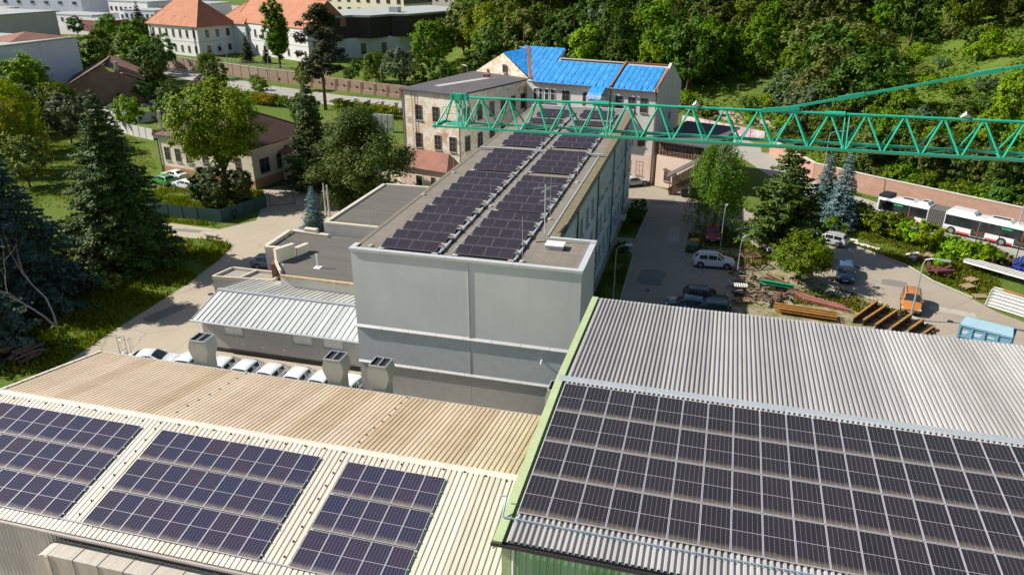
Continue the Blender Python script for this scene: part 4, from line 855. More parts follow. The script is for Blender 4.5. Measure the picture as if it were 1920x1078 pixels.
# --- ruined brick cottage
ru = thing('ruined_cottage', 'half-ruined brick cottage with collapsing brown tiled roof', 'ruin', (-135,143,0), 0, None, True)
rA, rB, rC, rD = (-132.2,134.8), (-122.0,144.5), (-129.5,157.5), (-143,149)
MB().prism([rA,rB,rC,rD], 0, 4.6).build('wall', mat('bare_brick', (.24,.13,.09), (.33,.24,.18), .5, .95, bump=.3, bscale=3), ru)
ap, ap2 = Vector((-127.1,139.65,8.7)), Vector((-136.25,153.25,8.5))
MB().face((rA[0],rA[1],4.6),(rB[0],rB[1],4.6),(-125.0,142.0,6.6),(-126.2,140.6,7.0),tuple(ap)).build('broken_gable', MATS['bare_brick'], ru)
m_ = MB(); m_.solid([(-133.2,134.2,4.3),tuple(ap+Vector((.4,-.4,.1))),tuple(ap2),(-144.2,149.2,4.3)], (-.8,-.3,1), .2); m_.build('roof', M_btile, ru)
m_ = MB(); m_.solid([tuple(ap2),(-131.2,146.0,8.3),(-124.5,150.2,4.7),(-129.0,158.2,4.4)], (.8,.5,1), .2); m_.solid([(-129.6,143.6,8.0),(-127.6,140.6,8.2),(-122.0,145.6,4.7),(-124.2,149.0,4.6)], (.8,.5,1), .15); m_.build('collapsed_roof', M_rtile, ru)
for k in range(5): MB().bar((-131.0+k*.7,145.6-k*1.0,8.2),(-124.6+k*.5,149.8-k*.9,4.8),.16,.2).build('rafter', M_oldwood, ru)
MB().tube([(-126.0,142.6,4),(-126.1,142.6,8.8)], [.55,.45], 6).build('chimney_stub', M_conc, ru)
wallwins(ru, rA, rB, (.3,.65), 1.2, 1.0, 1.3, 1, 1, M_oldwood, M_black)
# ---------------------------------------------------------------- walls and fences
def panel_fence(label, pts, h, seg, pm, postm, name='panel_fence', pw=.18, thick=.1, z0=0, cat='fence', capm=None):
    r = thing(name, label, cat, (pts[0][0],pts[0][1],0), 0, None, True)
    for a, b in zip(pts, pts[1:]):
        a, b = Vector(a), Vector(b); n = max(1, round((b-a).length/seg))
        for k in range(n):
            p, q = a+(b-a)*k/n, a+(b-a)*(k+1)/n; hp, hq = hill(p.x,p.y), hill(q.x,q.y)
            MB().bar((p.x,p.y,hp+z0+h/2),(q.x,q.y,hq+z0+h/2),thick,h).build('panel', pm, r)
            MB().bar((p.x,p.y,hp),(p.x,p.y,hp+h+.12),pw,pw).build('post', postm, r)
            if capm: MB().bar((p.x,p.y,hp+h+.05),(q.x,q.y,hq+h+.05),thick+.14,.1).build('coping', capm, r)
    return r
M_wpan = mat('white_concrete_panel', (.66,.65,.63), (.54,.53,.50), 1.2)
panel_fence('white concrete panel fence curving past the small round trees', [(-117.5,127.0),(-112.5,124.6),(-107.8,124.8),(-106.6,132),(-107.5,141)], 2.0, 2.0, M_wpan, M_wpan)
panel_fence('lower white concrete panel fence left of the villa lawn', [(-115,124.3),(-108,119),(-101.4,115.6),(-95.6,113.6)], 2.0, 2.2, M_wpan, M_wpan)
def brick_mat(name, c, c2, mortar, s=1.0, squash=1.0):
    t = NT(name).set(.92); b = t.n('ShaderNodeTexBrick'); b.inputs['Scale'].default_value = s; b.inputs['Color1'].default_value = c+(1,); b.inputs['Color2'].default_value = c2+(1,); b.inputs['Mortar'].default_value = mortar+(1,)
    b.inputs['Mortar Size'].default_value = .012; b.inputs['Brick Width'].default_value = .5; b.inputs['Row Height'].default_value = .16
    sx = t.n('ShaderNodeSeparateXYZ'); t.l(t.c.outputs['Object'], sx.inputs[0]); cx = t.n('ShaderNodeCombineXYZ'); t.l(t.math('ADD', sx.outputs[0], sx.outputs[1]), cx.inputs[0]); t.l(sx.outputs[2], cx.inputs[1])
    t.l(cx.outputs[0], b.inputs['Vector']); col = t.mix(.4, b.outputs[0], t.ramp(t.noise(.6,5,.7), [(.3,tuple(x*.7 for x in c)),(.7,tuple(min(1,x*1.5) for x in c2))])); t.base(col); MATS[name] = t.m; return t.m
M_brick = brick_mat('old_wall_brick', (.40,.23,.17), (.34,.19,.145), (.38,.30,.25)); M_stonew = brick_mat('brown_stone_wall', (.30,.21,.15), (.24,.165,.12), (.34,.27,.2), .8)
panel_fence('long red brick boundary wall behind the articulated bus', [(9.5,131),(15.0,116.6),(22,111.2),(37.5,100.6),(60,86)], 2.6, 3.0, M_brick, M_brick, 'brick_wall', .12, .3, cat='wall', capm=M_para)
panel_fence('low wall painted with colourful graffiti beside the dirt track', [(-6,152.2),(2,146.4),(9,141)], 1.7, 3.0, mat('graffiti_wall', (.55,.50,.50), (.50,.16,.32), .55, .8, lo=.45, hi=.56), M_conc, 'graffiti_wall', .3, .25, cat='wall')
panel_fence('brown stone boundary wall with graffiti scrawl along the far road', [(-153.5,194.2),(-141.8,189.6),(-128.8,185.2),(-115,179.3),(-101,174.8)], 3.0, 4.0, M_stonew, M_stonew, 'stone_wall', .4, .35, cat='wall', capm=M_conc)
bp = thing('pillared_wall', 'low stone wall with red brick pillars along the far road', 'wall', (-88,170,0), 0, None, True)
pp = [Vector((-100.5,174.6)),Vector((-76.7,166.4)),Vector((-62,161.8))]
for a, b in zip(pp, pp[1:]):
    MB().bar((a.x,a.y,.45),(b.x,b.y,.45),.4,.9).build('base_wall', M_stonew, bp); n = round((b-a).length/4.3)
    for k in range(n): p = a+(b-a)*k/n; MB().bar((p.x,p.y,0),(p.x,p.y,2.6),.6,.6).build('pillar', M_brick, bp)
    MB().bar((a.x-.1,a.y+1.2,1.3),(b.x,b.y+1.2,1.3),.3,2.6).build('rear_wall', M_stonew, bp)
# railings above the stone wall
rl_ = thing('railing', 'grey metal railing on top of the brown stone wall', 'railing', (-128,186,3), 0, None, True)
for a, b in zip([(-141,190.4),(-128.6,186.2),(-114.8,180.3)], [(-128.6,186.2),(-114.8,180.3),(-102,176)]):
    for z in (3.3,3.8,4.2): MB().tube([a+(z,), b+(z,)], .022, 4).build('rail_bar', M_dark, rl_)
    a, b = Vector(a), Vector(b)
    for k in range(7): p = a+(b-a)*k/7; MB().tube([(p.x,p.y,2.9),(p.x,p.y,4.25)], .03, 4).build('rail_post', M_dark, rl_)
M_mesh = mat('green_screen_mesh', (.012,.055,.045), (.018,.07,.055), 1.5, .8)
panel_fence('dark green screened fence along the villa lawn', [(-75,79),(-67.5,77.9),(-61,77.6),(-57.6,77.6),(-56.6,81),(-55.6,84.6)], 1.7, 2.4, M_mesh, M_dark, 'screen_fence', .07, .03)
gt = thing('wire_gate', 'open wire-mesh gate beside the green screened fence', 'gate', (-52.6,86,0), 0, None, True)
for a, b in (((-55.2,84.8),(-52.5,86.4)),((-50.4,87.6),(-47.8,88.6))):
    for z in (.2,1.7): MB().tube([a+(z,), b+(z,)], .04, 5).build('gate_rail', M_dark, gt)
    MB().tube([a+(.2,), b+(1.7,)], .025, 5).build('brace', M_dark, gt); MB().tube([a+(1.7,), b+(.2,)], .025, 5).build('brace', M_dark, gt)
    for p in (a, b): MB().tube([p+(0,), p+(2.0,)], .05, 6).build('gate_post', M_dark, gt)
cb = thing('electric_cabinets', 'row of grey metal cabinets behind the round pine', 'cabinet', (-59,130.8,0), 0, None, True)
for k in range(4): MB().box(-61.4+k*1.15,-60.5+k*1.15,130.5-k*.1,131.2-k*.1,0,3.2).build('cabinet', M_galv, cb)
for k in range(2):
    po = thing('timber_pole', ['left one of two pale timber poles by the round pine','right one of two pale timber poles by the round pine'][k], 'pole', (-46.4+k*.9,83.4-k*.8,0), 0, 'pair of timber poles')
    MB().tube([(0,0,0),(0,0,4.3)], [.14,.10], 8).build('pole', M_para, po); MB().bar((-.3,0,3.2),(.3,0,3.25),.12).build('bracket', M_galv, po)
# ---------------------------------------------------------------- vegetation
def leaf_mat(name, c, c2, c3=None, trans=.35, sc=.9, rough=.6):
    t = NT(name).set(rough, 0, .25); oi = t.n('ShaderNodeObjectInfo')
    a = t.ramp(t.noise(sc,4,.6), [(.30,c),(.52,c2),(.75,c3 or tuple(min(1,x*1.5) for x in c2))])
    a = t.mix(.45, a, t.ramp(t.noise(sc*7,2,.6), [(.3,tuple(x*.7 for x in c)),(.7,tuple(x*1.25 for x in c2))]))
    v = t.n('ShaderNodeHueSaturation'); t.l(a, v.inputs['Color'])
    t.l(t.math('ADD', t.math('MULTIPLY', oi.outputs['Random'], .045), .478), v.inputs['Hue']); t.l(t.math('ADD', t.math('MULTIPLY', oi.outputs['Random'], .7), 1.05), v.inputs['Value']); v.inputs['Saturation'].default_value = 1.22
    t.base(v.outputs[0]); tr = t.n('ShaderNodeBsdfTranslucent'); t.l(v.outputs[0], tr.inputs[0]); mx = t.n('ShaderNodeMixShader'); mx.inputs[0].default_value = trans
    t.l(t.b.outputs[0], mx.inputs[1]); t.l(tr.outputs[0], mx.inputs[2]); t.l(mx.outputs[0], t.o.inputs[0]); MATS[name] = t.m; return t.m
L_lime = leaf_mat('leaf_lime', (.088,.150,.012), (.155,.235,.020), (.23,.30,.03)); L_mid = leaf_mat('leaf_mid', (.058,.095,.016), (.100,.150,.024), (.15,.19,.034))
L_dark = leaf_mat('leaf_dark', (.036,.064,.017), (.064,.102,.023), (.10,.14,.03)); L_olive = leaf_mat('leaf_olive', (.075,.095,.032), (.12,.14,.045), (.16,.165,.06))
L_grey = leaf_mat('leaf_greygreen', (.060,.085,.045), (.095,.125,.065), (.13,.155,.085)); L_willow = leaf_mat('leaf_willow', (.12,.165,.02), (.19,.23,.035), (.25,.28,.05))
L_spr = leaf_mat('needle_dark', (.027,.043,.014), (.050,.073,.022), (.09,.11,.036), .12, 1.2); L_blue = leaf_mat('needle_blue', (.045,.075,.072), (.085,.13,.125), (.15,.20,.195), .1, 1.2); L_bsp = leaf_mat('needle_grey_blue', (.030,.050,.040), (.058,.088,.068), (.095,.13,.105), .1, 1.2)
L_pine = leaf_mat('needle_pine', (.030,.055,.014), (.060,.095,.022), (.10,.14,.035), .15, 1.2); L_pinedk = leaf_mat('needle_pine_dark', (.022,.030,.012), (.042,.050,.019), (.065,.07,.028), .12, 1.2)
L_pineo = leaf_mat('needle_olive', (.027,.040,.011), (.052,.068,.017), (.10,.112,.03), .15, 1.2); L_birch = leaf_mat('leaf_birch', (.055,.092,.018), (.095,.14,.026), (.15,.19,.04)); L_purple = leaf_mat('leaf_purple', (.055,.03,.035), (.085,.05,.055), (.11,.07,.07)); L_yel = leaf_mat('leaf_yellow', (.20,.18,.02), (.30,.26,.03), (.12,.16,.03))
M_birchb = mat('birch_bark', (.55,.53,.49), (.20,.18,.16), 3, .9, streak=(1,1,4)); M_deadw = mat('dead_wood', (.40,.37,.34), (.30,.27,.24), 2.5, .9); M_pineb = mat('pine_bark', (.16,.09,.06), (.11,.07,.05), 2, .95)
def rs(s): return np.random.default_rng(s)
def leaves(name, P, S, N, m, g, asp=.6):
    """one small quad per leaf: centres P, half sizes S, normals N"""
    n = len(P); N = N/np.maximum(1e-6, np.linalg.norm(N,axis=1,keepdims=True)); A = np.cross(N, g.normal(size=(n,3))); A /= np.maximum(1e-6, np.linalg.norm(A,axis=1,keepdims=True)); B = np.cross(N, A)
    A = A*S[:,None]; B = B*(S*asp)[:,None]; V_ = np.empty((n,4,3)); V_[:,0] = P-A; V_[:,1] = P-B*.9+A*.1; V_[:,2] = P+A; V_[:,3] = P+B*.9+A*.1
    return quads(name, V_, m)
def quads(name, V_, m):
    n = len(V_); me = bpy.data.meshes.new(name); me.vertices.add(4*n); me.vertices.foreach_set('co', V_.reshape(-1).astype(np.float32)); me.loops.add(4*n); me.loops.foreach_set('vertex_index', np.arange(4*n,dtype=np.int32))
    me.polygons.add(n); me.polygons.foreach_set('loop_start', np.arange(0,4*n,4,dtype=np.int32)); me.update(calc_edges=True); me.materials.append(m); return me
def ball(g, n):
    d = g.normal(size=(n,3)); return d/np.linalg.norm(d,axis=1,keepdims=True)
def crown_decid(seed, h, r, base, K, per, ls, m, top=.5, squash=1.0, fill=.55):
    g = rs(seed); cz = (h+base)/2; rz = (h-base)/2; K = int(K*1.7); per = max(30,int(per/1.7))
    d = ball(g,K); rad = g.uniform(fill,1,K)**.6; C = d*rad[:,None]; C[:,2] = np.where(C[:,2] < 0, C[:,2]*.9, C[:,2])
    wob = 1+.22*np.sin(3*np.arctan2(d[:,1],d[:,0])+seed)+.12*g.normal(size=K)
    ctr = np.stack([C[:,0]*r*.86*wob, C[:,1]*r*.86*wob, cz+C[:,2]*rz*.90*squash],1)
    cr = g.uniform(.10,.26,K)*r
    idx = np.repeat(np.arange(K), per); q = ball(g,len(idx)); rr = np.abs(g.normal(size=len(idx)))*.62
    P = ctr[idx]+q*(cr[idx]*rr)[:,None]*np.array([1,1,.8]); out = P-np.array([0,0,cz]); out /= np.linalg.norm(out,axis=1,keepdims=True)
    N = q*.55+out*.6+np.array([0,0,.5])+g.normal(size=P.shape)*.45
    P[:,2] = np.maximum(P[:,2], .12)
    return leaves('crown', P, g.uniform(.7,1.3,len(P))*ls, N, m, g), ctr
def limbs(g, h, base, r, ctr, tr, n=7, m=None):
    mb = MB(); top = h*.72; mb.tube([(0,0,-.2),(g.uniform(-.1,.1),g.uniform(-.1,.1),base*.6),(g.uniform(-.25,.25),g.uniform(-.25,.25),(base+top)/2),(g.uniform(-.3,.3),g.uniform(-.3,.3),top)], [tr*1.25,tr,tr*.7,tr*.2], 8)
    for i in g.choice(len(ctr), min(n,len(ctr)), replace=False):
        c = ctr[i]; z0 = base*.75+(c[2]-base)*.25; z0 = max(.3, min(z0, top*.9)); mb.tube([(0,0,z0),(c[0]*.45,c[1]*.45,z0+(c[2]-z0)*.55),tuple(c)], [tr*.5,tr*.3,.03], 5)
    return mb.mesh('trunk', m or M_bark, True)
def mk(name, label, cat, loc, trunk, crown, group=None, rz=0, s=(1,1,1)):
    o = thing(name, label, cat, loc, rz, group); o.scale = s
    if trunk: obj('trunk', trunk, o)
    obj('crown', crown, o); return o
def decid(seed, h, r, base, K, per, ls, m, tr=None, squash=1.0, fill=.55, bark=None):
    cr, ctr = crown_decid(seed, h, r, base, K, per, ls, m, squash=squash, fill=fill); return limbs(rs(seed+99), h, base, r, ctr, tr or max(.12,h*.018), 8, bark), cr
def spruce(seed, h, r, m, lv=None, ls=.22, dens=1.0, base=.06, droop=.28, gap=.0):
    g = rs(seed); lv = lv or int(h*2.0); P = []; N = []; S = []; mb = MB(); mb.tube([(0,0,-.2),(0,0,h*.5),(0,0,h*.99)], [h*.016,h*.010,.02], 7)
    for i in range(lv):
        f = (i+g.uniform(0,.6))/lv; z = h*(base+(1-base)*f); L = r*(1-f)**.82*g.uniform(.82,1.12)+.18; nb = int(g.integers(6,10)*(1-.4*f))+2; a0 = g.uniform(0,6.28)
        for b in range(nb):
            if g.uniform() < gap: continue
            a = a0+6.283*b/nb+g.normal()*.18; l = L*g.uniform(.72,1.12); k = max(6, int(l*26*dens)); t = g.uniform(.12,1,k)**.75
            dr = -droop*l*t**1.3+.10*l*t**3
            wd = (.10+.22*l*t*(1-t)*1.8)*g.normal(size=k)
            ca, sa = math.cos(a), math.sin(a); x = ca*l*t-sa*wd; y = sa*l*t+ca*wd; zz = z+dr-g.uniform(0,.28,k)*(.3+.5*(1-f))
            P.append(np.stack([x,y,zz],1)); N.append(np.stack([ca*.35+g.normal(size=k)*.5, sa*.35+g.normal(size=k)*.5, .9+g.normal(size=k)*.3],1)); S.append(g.uniform(.7,1.35,k)*ls*(1.1-.35*f))
            if l > 1.2: mb.tube([(0,0,z),(ca*l*.8,sa*l*.8,z-droop*l*.7)], [.05,.015], 4, cap=False)
    P = np.concatenate(P); P[:,2] = np.maximum(P[:,2], .1); return mb.mesh('trunk', M_bark, True), leaves('crown', P, np.concatenate(S), np.concatenate(N), m, g, .5)
def pine(seed, h, r, m, base, K, per, ls, bark=None, flat=.45, tr=None):
    g = rs(seed); C = []
    for i in range(K):
        f = (i+.5)/K; z = base+(h-base)*f**.9; rr = r*(math.sin(math.pi*(.18+.8*f))**.8)*g.uniform(.25,1.0); a = g.uniform(0,6.28); C.append((rr*math.cos(a), rr*math.sin(a), z+g.uniform(-.4,.4)))
    C = np.array(C); cr = g.uniform(.2,.34,K)*r; idx = np.repeat(np.arange(K),per); q = ball(g,len(idx)); P = C[idx]+q*(cr[idx]*g.uniform(.4,1,len(idx)))[:,None]*np.array([1,1,flat])
    N = q*.6+np.array([0,0,.8])+g.normal(size=P.shape)*.4; P[:,2] = np.maximum(P[:,2], .15)
    mb = MB(); tr = tr or h*.018; mb.tube([(0,0,-.2),(.1,0,h*.4),(-.1,.1,h*.93)], [tr*1.2,tr*.85,tr*.15], 8)
    for c, k in zip(C, range(K)): mb.tube([(0,0,max(.4,c[2]-.5)),tuple(c)], [tr*.35,.03], 4, cap=False)
    return mb.mesh('trunk', bark or M_pineb, True), leaves('crown', P, g.uniform(.7,1.3,len(P))*ls, N, m, g, .5)
def weeping(seed, h, r, m, K, per, ls, bark, base=.22, hang=.5):
    g = rs(seed); P = []; N = []; mb = MB(); tr = h*.014; mb.tube([(0,0,-.2),(.08,.05,h*.45),(-.1,.1,h*.95)], [tr*1.3,tr*.9,.03], 8)
    for i in range(K):
        f = g.uniform(0,1); z = h*(base+.16+(.82-base)*f); a = g.uniform(0,6.28); R_ = r*(1-(max(0,f-.35)/.72)**2)**.5*g.uniform(.3,1); p = np.array([R_*math.cos(a),R_*math.sin(a),z])
        if g.uniform() < .4: mb.tube([(0,0,max(.5,z-h*.12)),tuple(p)], [tr*.3,.02], 4, cap=False)
        L = h*hang*g.uniform(.25,.6); t = g.uniform(0,1,per); w = .08+.15*r*.35*(1-t*.4)
        P.append(p+np.stack([g.normal(size=per)*w+math.cos(a)*t*.4, g.normal(size=per)*w+math.sin(a)*t*.4, -L*t+g.normal(size=per)*.18],1)); N.append(np.stack([math.cos(a)+g.normal(size=per)*.6, math.sin(a)+g.normal(size=per)*.6, .5+g.normal(size=per)*.4],1))
    P = np.concatenate(P); P[:,2] = np.maximum(P[:,2], .25); return mb.mesh('trunk', bark, True), leaves('crown', P, g.uniform(.7,1.3,len(P))*ls, np.concatenate(N), m, g, .55)
# --- single trees near the viewer
mk('spruce_tree', 'tall dark spruce beside the service road, left of the silver shed', 'tree', (-59.2,62.9,0), *spruce(11,18.6,6.6,L_spr,48,.22,1.5))
mk('spruce_tree', 'grey-blue spruce at the left edge behind the dead birch', 'tree', (-62.5,52.0,0), *spruce(12,17.4,7.0,L_bsp,44,.22,1.4))
mk('spruce_tree', 'second grey-blue spruce filling the lower left corner', 'tree', (-57.0,43.0,0), *spruce(13,10.0,4.8,L_bsp,28,.2,1.2))
mk('linden_tree', 'tall lime-green linden in front of the villa', 'tree', (-63.0,87.0,0), *decid(21,16.6,6.3,3.2,120,260,.21,L_lime,.36,fill=.3))
mk('spruce_tree', 'dark spruce to the right of the villa', 'tree', (-53.9,94.6,0), *spruce(14,15.2,4.3,L_spr,36,.24,1.0))
mk('pine_tree', 'broad round pine beside the concrete annex', 'tree', (-43.9,88.6,0), *pine(31,12.0,6.6,L_pine,1.2,130,300,.19,flat=.7))
mk('blue_spruce', 'small pale blue spruce beside the timber poles', 'tree', (-45.1,78.1,0), *spruce(15,5.6,1.6,L_blue,22,.11,1.6))
for k, (x, y, h, r, lb) in enumerate(((-63.2,82.4,5.6,1.7,'leftmost dark cypress under the linden'),(-60.4,81.6,6.4,1.9,'middle dark cypress under the linden'),(-57.9,82.8,6.0,1.7,'rightmost dark cypress under the linden'))):
    g_ = decid(40+k,h,r,.1,70,330,.13,L_spr,.1,fill=.6); mk('cypress', lb, 'tree', (x,y,0), *g_, 'dark cypresses under the linden')
mk('pine_tree', 'tall bare-stemmed dark pine beside the far road', 'tree', (-79.4,147.0,0), *pine(32,20.8,5.2,L_pinedk,7.0,70,150,.30,flat=.55,tr=.32))
mk('poplar_tree', 'tall slender poplar in front of the white mansion wing', 'tree', (-121.2,200.2,0), *decid(41,20.0,3.9,.8,130,230,.30,L_mid,.35,fill=.2))
mk('birch_tree', 'drooping birch in the yard beside the red car', 'tree', (1.4,91.4,0), *weeping(51,10.8,3.5,L_birch,150,110,.13,M_birchb,hang=.85))
mk('pine_tree', 'tall dark conifer in the yard with white car behind it', 'tree', (8.6,84.0,0), *spruce(33,13.4,4.9,L_pineo,30,.24,1.15,.16,.10,.18))
mk('small_tree', 'low spreading leafy tree above the scrap steel', 'tree', (10.0,76.0,0), *decid(52,5.4,3.7,.5,60,190,.15,L_mid,.11,fill=.3))
mk('blue_spruce', 'taller blue-grey spruce beside the bus road', 'tree', (16.1,95.9,0), *spruce(16,9.2,2.6,L_blue,26,.16,1.2))
mk('blue_spruce', 'slimmer blue-grey spruce behind the lamp post by the bus road', 'tree', (14.6,99.6,0), *spruce(17,8.8,2.0,L_blue,26,.15,1.2))
# dead leaning birch, bare pale branches
dt = thing('dead_birch', 'dead leaning birch with bare pale branches, lower left', 'tree', (-54.6,48.4,0))
g_ = rs(61); mb = MB()
def branch(p, d, L, r, lvl):
    pts = [p]; rad = [r]
    for i in range(5):
        d = (d+Vector(g_.normal(size=3))*.16+Vector((0,0,.05))).normalized(); pts.append(pts[-1]+d*L/5); rad.append(r*(1-(i+1)/6))
    mb.tube(pts, rad, 6 if lvl < 2 else 4, cap=False)
    if lvl < 3:
        for k in range(4 if lvl == 0 else 3):
            i = 1+int(g_.integers(1,5)); nd = (d+Vector(g_.normal(size=3))*.75+Vector((0,0,.25))).normalized(); branch(pts[i], nd, L*g_.uniform(.4,.62), rad[i]*.7, lvl+1)
branch(Vector((0,0,0)), Vector((-.75,.1,.7)).normalized(), 8.0, .13, 0); branch(Vector((-.3,.3,0)), Vector((-.6,.2,1)).normalized(), 7.0, .10, 0)
mb.build('trunk', M_deadw, dt, True)
# --- prototypes shared by the farther trees
PR = {'a': decid(101,14,5.2,1.5,55,110,.34,L_mid), 'b': decid(102,12,4.6,1.2,50,110,.34,L_dark), 'c': decid(103,15,4.4,1.5,55,110,.34,L_dark,fill=.4), 'd': decid(104,11,4.8,1.0,50,110,.34,L_olive), 'e': decid(105,13,5.6,1.4,60,110,.36,L_mid,fill=.45),
      'l': decid(106,10,4.2,1.0,50,120,.30,L_lime), 'g': decid(107,9,4.4,.6,50,110,.30,L_grey), 'w': weeping(108,12,5.0,L_willow,110,60,.28,M_bark), 's': spruce(109,12,3.2,L_spr,26,.30,.7), 'r': decid(110,6.5,2.9,1.2,40,130,.17,L_dark,.12,fill=.3), 'm': weeping(111,7,3.2,L_mid,80,70,.2,M_bark,.1)}
BU = [decid(121,2.6,2.0,.1,26,80,.17,L_mid,.05), decid(122,3.2,2.2,.1,28,80,.18,L_dark,.05), decid(123,2.2,1.9,.1,24,80,.16,L_olive,.05), decid(124,2.4,1.8,.1,24,80,.16,L_lime,.05), decid(125,2.4,2.0,.1,24,80,.16,L_grey,.05)]
for k in PR: PR[k][1].name = 'crown_'+k
def put(key, x, y, s, label, group=None, name='tree', rz=None, sz=1.0):
    tr, cr = PR[key] if isinstance(key,str) else BU[key]; return mk(name, label, 'tree' if isinstance(key,str) else 'bush', (x,y,hill(x,y)), tr if isinstance(key,str) else None, cr, group, rng.uniform(0,6.28) if rz is None else rz, (s,s,s*sz))
for key, x, y, s, lb in (('w',-112,100,1.0,'second drooping willow left of the villa lawn'),('l',-123,110,1.0,'light tree behind the willows at the left edge'),('a',-130,104,1.1,'leafy tree at the left frame edge behind the willows'),('b',-118,95,.95,'dark tree between the willows at the left edge'),('d',-93,84,.7,'olive tree in front of the willow at the left edge'),('g',-97,104,.6,'small grey-green tree on the villa lawn'),('a',-146,170,.9,'leafy tree between the ruin and the hall corner'),('b',-113,159,.7,'dark tree beside the purple-leaved tree'),('l',-101,157,.5,'small light tree on the verge before the hedge'),('b',-99,122,.55,'small dark tree behind the lower white fence'),('a',-88,125,.6,'leafy tree behind the villa roof'),('b',-72,126,.7,'dark tree behind the villa, left of the dark spruce'),('a',-168,200,.95,'broad tree on the road bend beside the mansion corner'),('b',-148,186,.9,'dark tree before the stone wall end'),('a',-185,208,.9,'leafy tree behind the windowless hall roof edge'),('b',-124,150,.8,'dark tree at the back of the ruined cottage'),('l',-104,118,.7,'light green tree left of the villa fence end'),('g',-126,118,.9,'grey-green tree in front of the lime-green trees'),('a',-96,168,.45,'small leafy tree on the far road verge'),('l',-135,127,1.25,'lime-green tree left of the ruined cottage'),('l',-141,134,1.1,'second lime-green tree against the windowless hall'),('w',-101,90,.95,'drooping willow at the left edge behind the spruces'),('g',-108,108,1.0,'greyish round bush-like tree behind the tall spruce'),('m',-117,116,1.3,'leafy tree left of the lower white fence'),('r',-109.2,137,1.0,'small round tree in front of the white panel fence'),('r',-121,143.5,.8,'smaller round tree beside the ruined cottage'),
    ('b',-132,159,1.0,'dark broad tree between the ruin and the far road'),('l',-150,178,1.15,'light green tree by the bend of the far road'),('a',-160,189,.9,'mid green tree at the road bend near the mansion'),('g',-137,166,1.1,'grey-green tree behind the ruined cottage'),('a',-172,190,.8,'leafy tree behind the windowless hall corner'),('b',-158,170,.95,'dark tree against the windowless hall corner'),('a',-222,252,.7,'tree in front of the low white workshops'),('b',-240,255,.7,'dark tree left of the shop pavilion'),('b',-198,240,.75,'dark tree left of the mansion'),('s',-222,268,1.05,'big dark conifer beyond the road bend'),('c',-205,250,.6,'narrow tree at the left corner of the mansion'),
    ('m',-128,177,1.0,'small weeping tree in front of the stone wall'),('s',-136.6,208,.72,'dark conifer in front of the mansion wing'),('s',-129.5,207,.5,'small conifer beside the poplar'),('r',-107,165,.62,'low round bush-like tree beside the far road'),('r',-88,177,.75,'small light tree behind the brick pillars'),('r',-92,190,.9,'leafy tree in front of the brown modern building'),('m',-84,183,1.1,'drooping leafy tree behind the pillared wall'),('g',-76,180,1.05,'grey-green tree behind the pillared wall'),('e',-74,203,1.0,'big leafy tree right of the brown modern building'),('a',-72,190,1.05,'tall leafy tree behind the pillared wall'),('c',-68,172,.6,'dark tree at the end of the pillared wall'),('b',-62,170,.75,'dark tree beside the old grey roof'),('w',-62,205,1.15,'yellow-green willow above the old grey roof'),('w',-57,198,.9,'second yellow-green willow beside the first'),('e',-70,222,1.3,'very tall leafy tree beside the brown building'),('b',-53,178,.9,'dark tree left of the plastered gable'),('d',-48,185,.9,'olive tree behind the plastered gable')):
    put(key, x, y, s, lb)
mk('purple_plum', 'small purple-leaved tree by the white fence', 'tree', (-112,152,0), *decid(131,5.5,2.6,.8,36,110,.2,L_purple,.1))
# --- woodland on the hill: one object per tree
def inside_meadow(x, y): return ((x-41)/13)**2+((y-151)/21)**2 < 1 or ((x-4)/11)**2+((y-164)/6.5)**2 < 1 or ((x-27)/6)**2+((y-176)/7)**2 < 1
pts = []; g_ = random.Random(5); tries = 0
labels_w = {'a':'mid green broadleaf tree in the hillside wood','b':'dark green broadleaf tree in the hillside wood','c':'slender dark tree in the hillside wood','d':'olive green broad tree in the hillside wood','e':'large spreading tree in the hillside wood','l':'lime green tree in the hillside wood','g':'grey-green tree in the hillside wood','s':'conifer in the hillside wood'}
def ahead(x, y, d0=6):      # distance beyond the wood's edge
    return hill(x, y) > .30*d0*min(1,max(.12,(x+98)/70.))**1.5
while len(pts) < 270 and tries < 20000:
    tries += 1; x = g_.uniform(-112, 82); y = g_.uniform(98, 262)
    if not ahead(x,y,4 if x > 14 else 7) or inside_meadow(x,y): continue
    if x < -55 and y < 205 or x < -72 and y < 285: continue
    if -40 < x < 0 and y < 140: continue
    if x > 22 and y < 160 and hill(x,y) > 4.6 and g_.random() < .6: continue
    if hill(x,y) > 44: continue
    if any((x-a)**2+(y-b)**2 < (5.0+.010*(y-110))**2 for a, b in pts): continue
    pts.append((x,y))
wood = []
for x, y in pts:
    key = g_.choice('aabbbccddeelgs'); s = g_.uniform(.75,1.2)*(1.15 if x < -20 else 1.0)*(.66 if x > 20 and y < 150 else 1)
    wood.append((key, x, y, s, 'above the bus road' if x > 14 else 'behind the blue tarps' if x > -35 else 'behind the old grey roof'))
for i in range(26):      # close belt right behind the brick wall
    f = i/25; x = 17+f*44+g_.uniform(-1,1); y = 122-f*31.5+g_.uniform(2.5,8); wood.append((g_.choice('bbcad'), x, y, g_.uniform(.42,.62), 'above the bus road'))
wood.sort(key=lambda w_: math.atan2(w_[1], w_[2])); cnt = {}
for key, x, y, s, region in wood:
    cnt[key,region] = cnt.get((key,region),0)+1
    put(key, x, y, s, labels_w[key].replace(' in the hillside wood','')+', %s from left in the wood %s' % (ordn(cnt[key,region]), region), 'trees of the hillside wood '+region, 'woodland_tree', sz=g_.uniform(.9,1.2))
mk('oak_tree', 'large round dark tree standing alone on the hillside meadow edge', 'tree', (23.5,139,hill(23.5,139)), *decid(141,13.5,7.2,.8,90,150,.30,L_dark,.4,fill=.5))
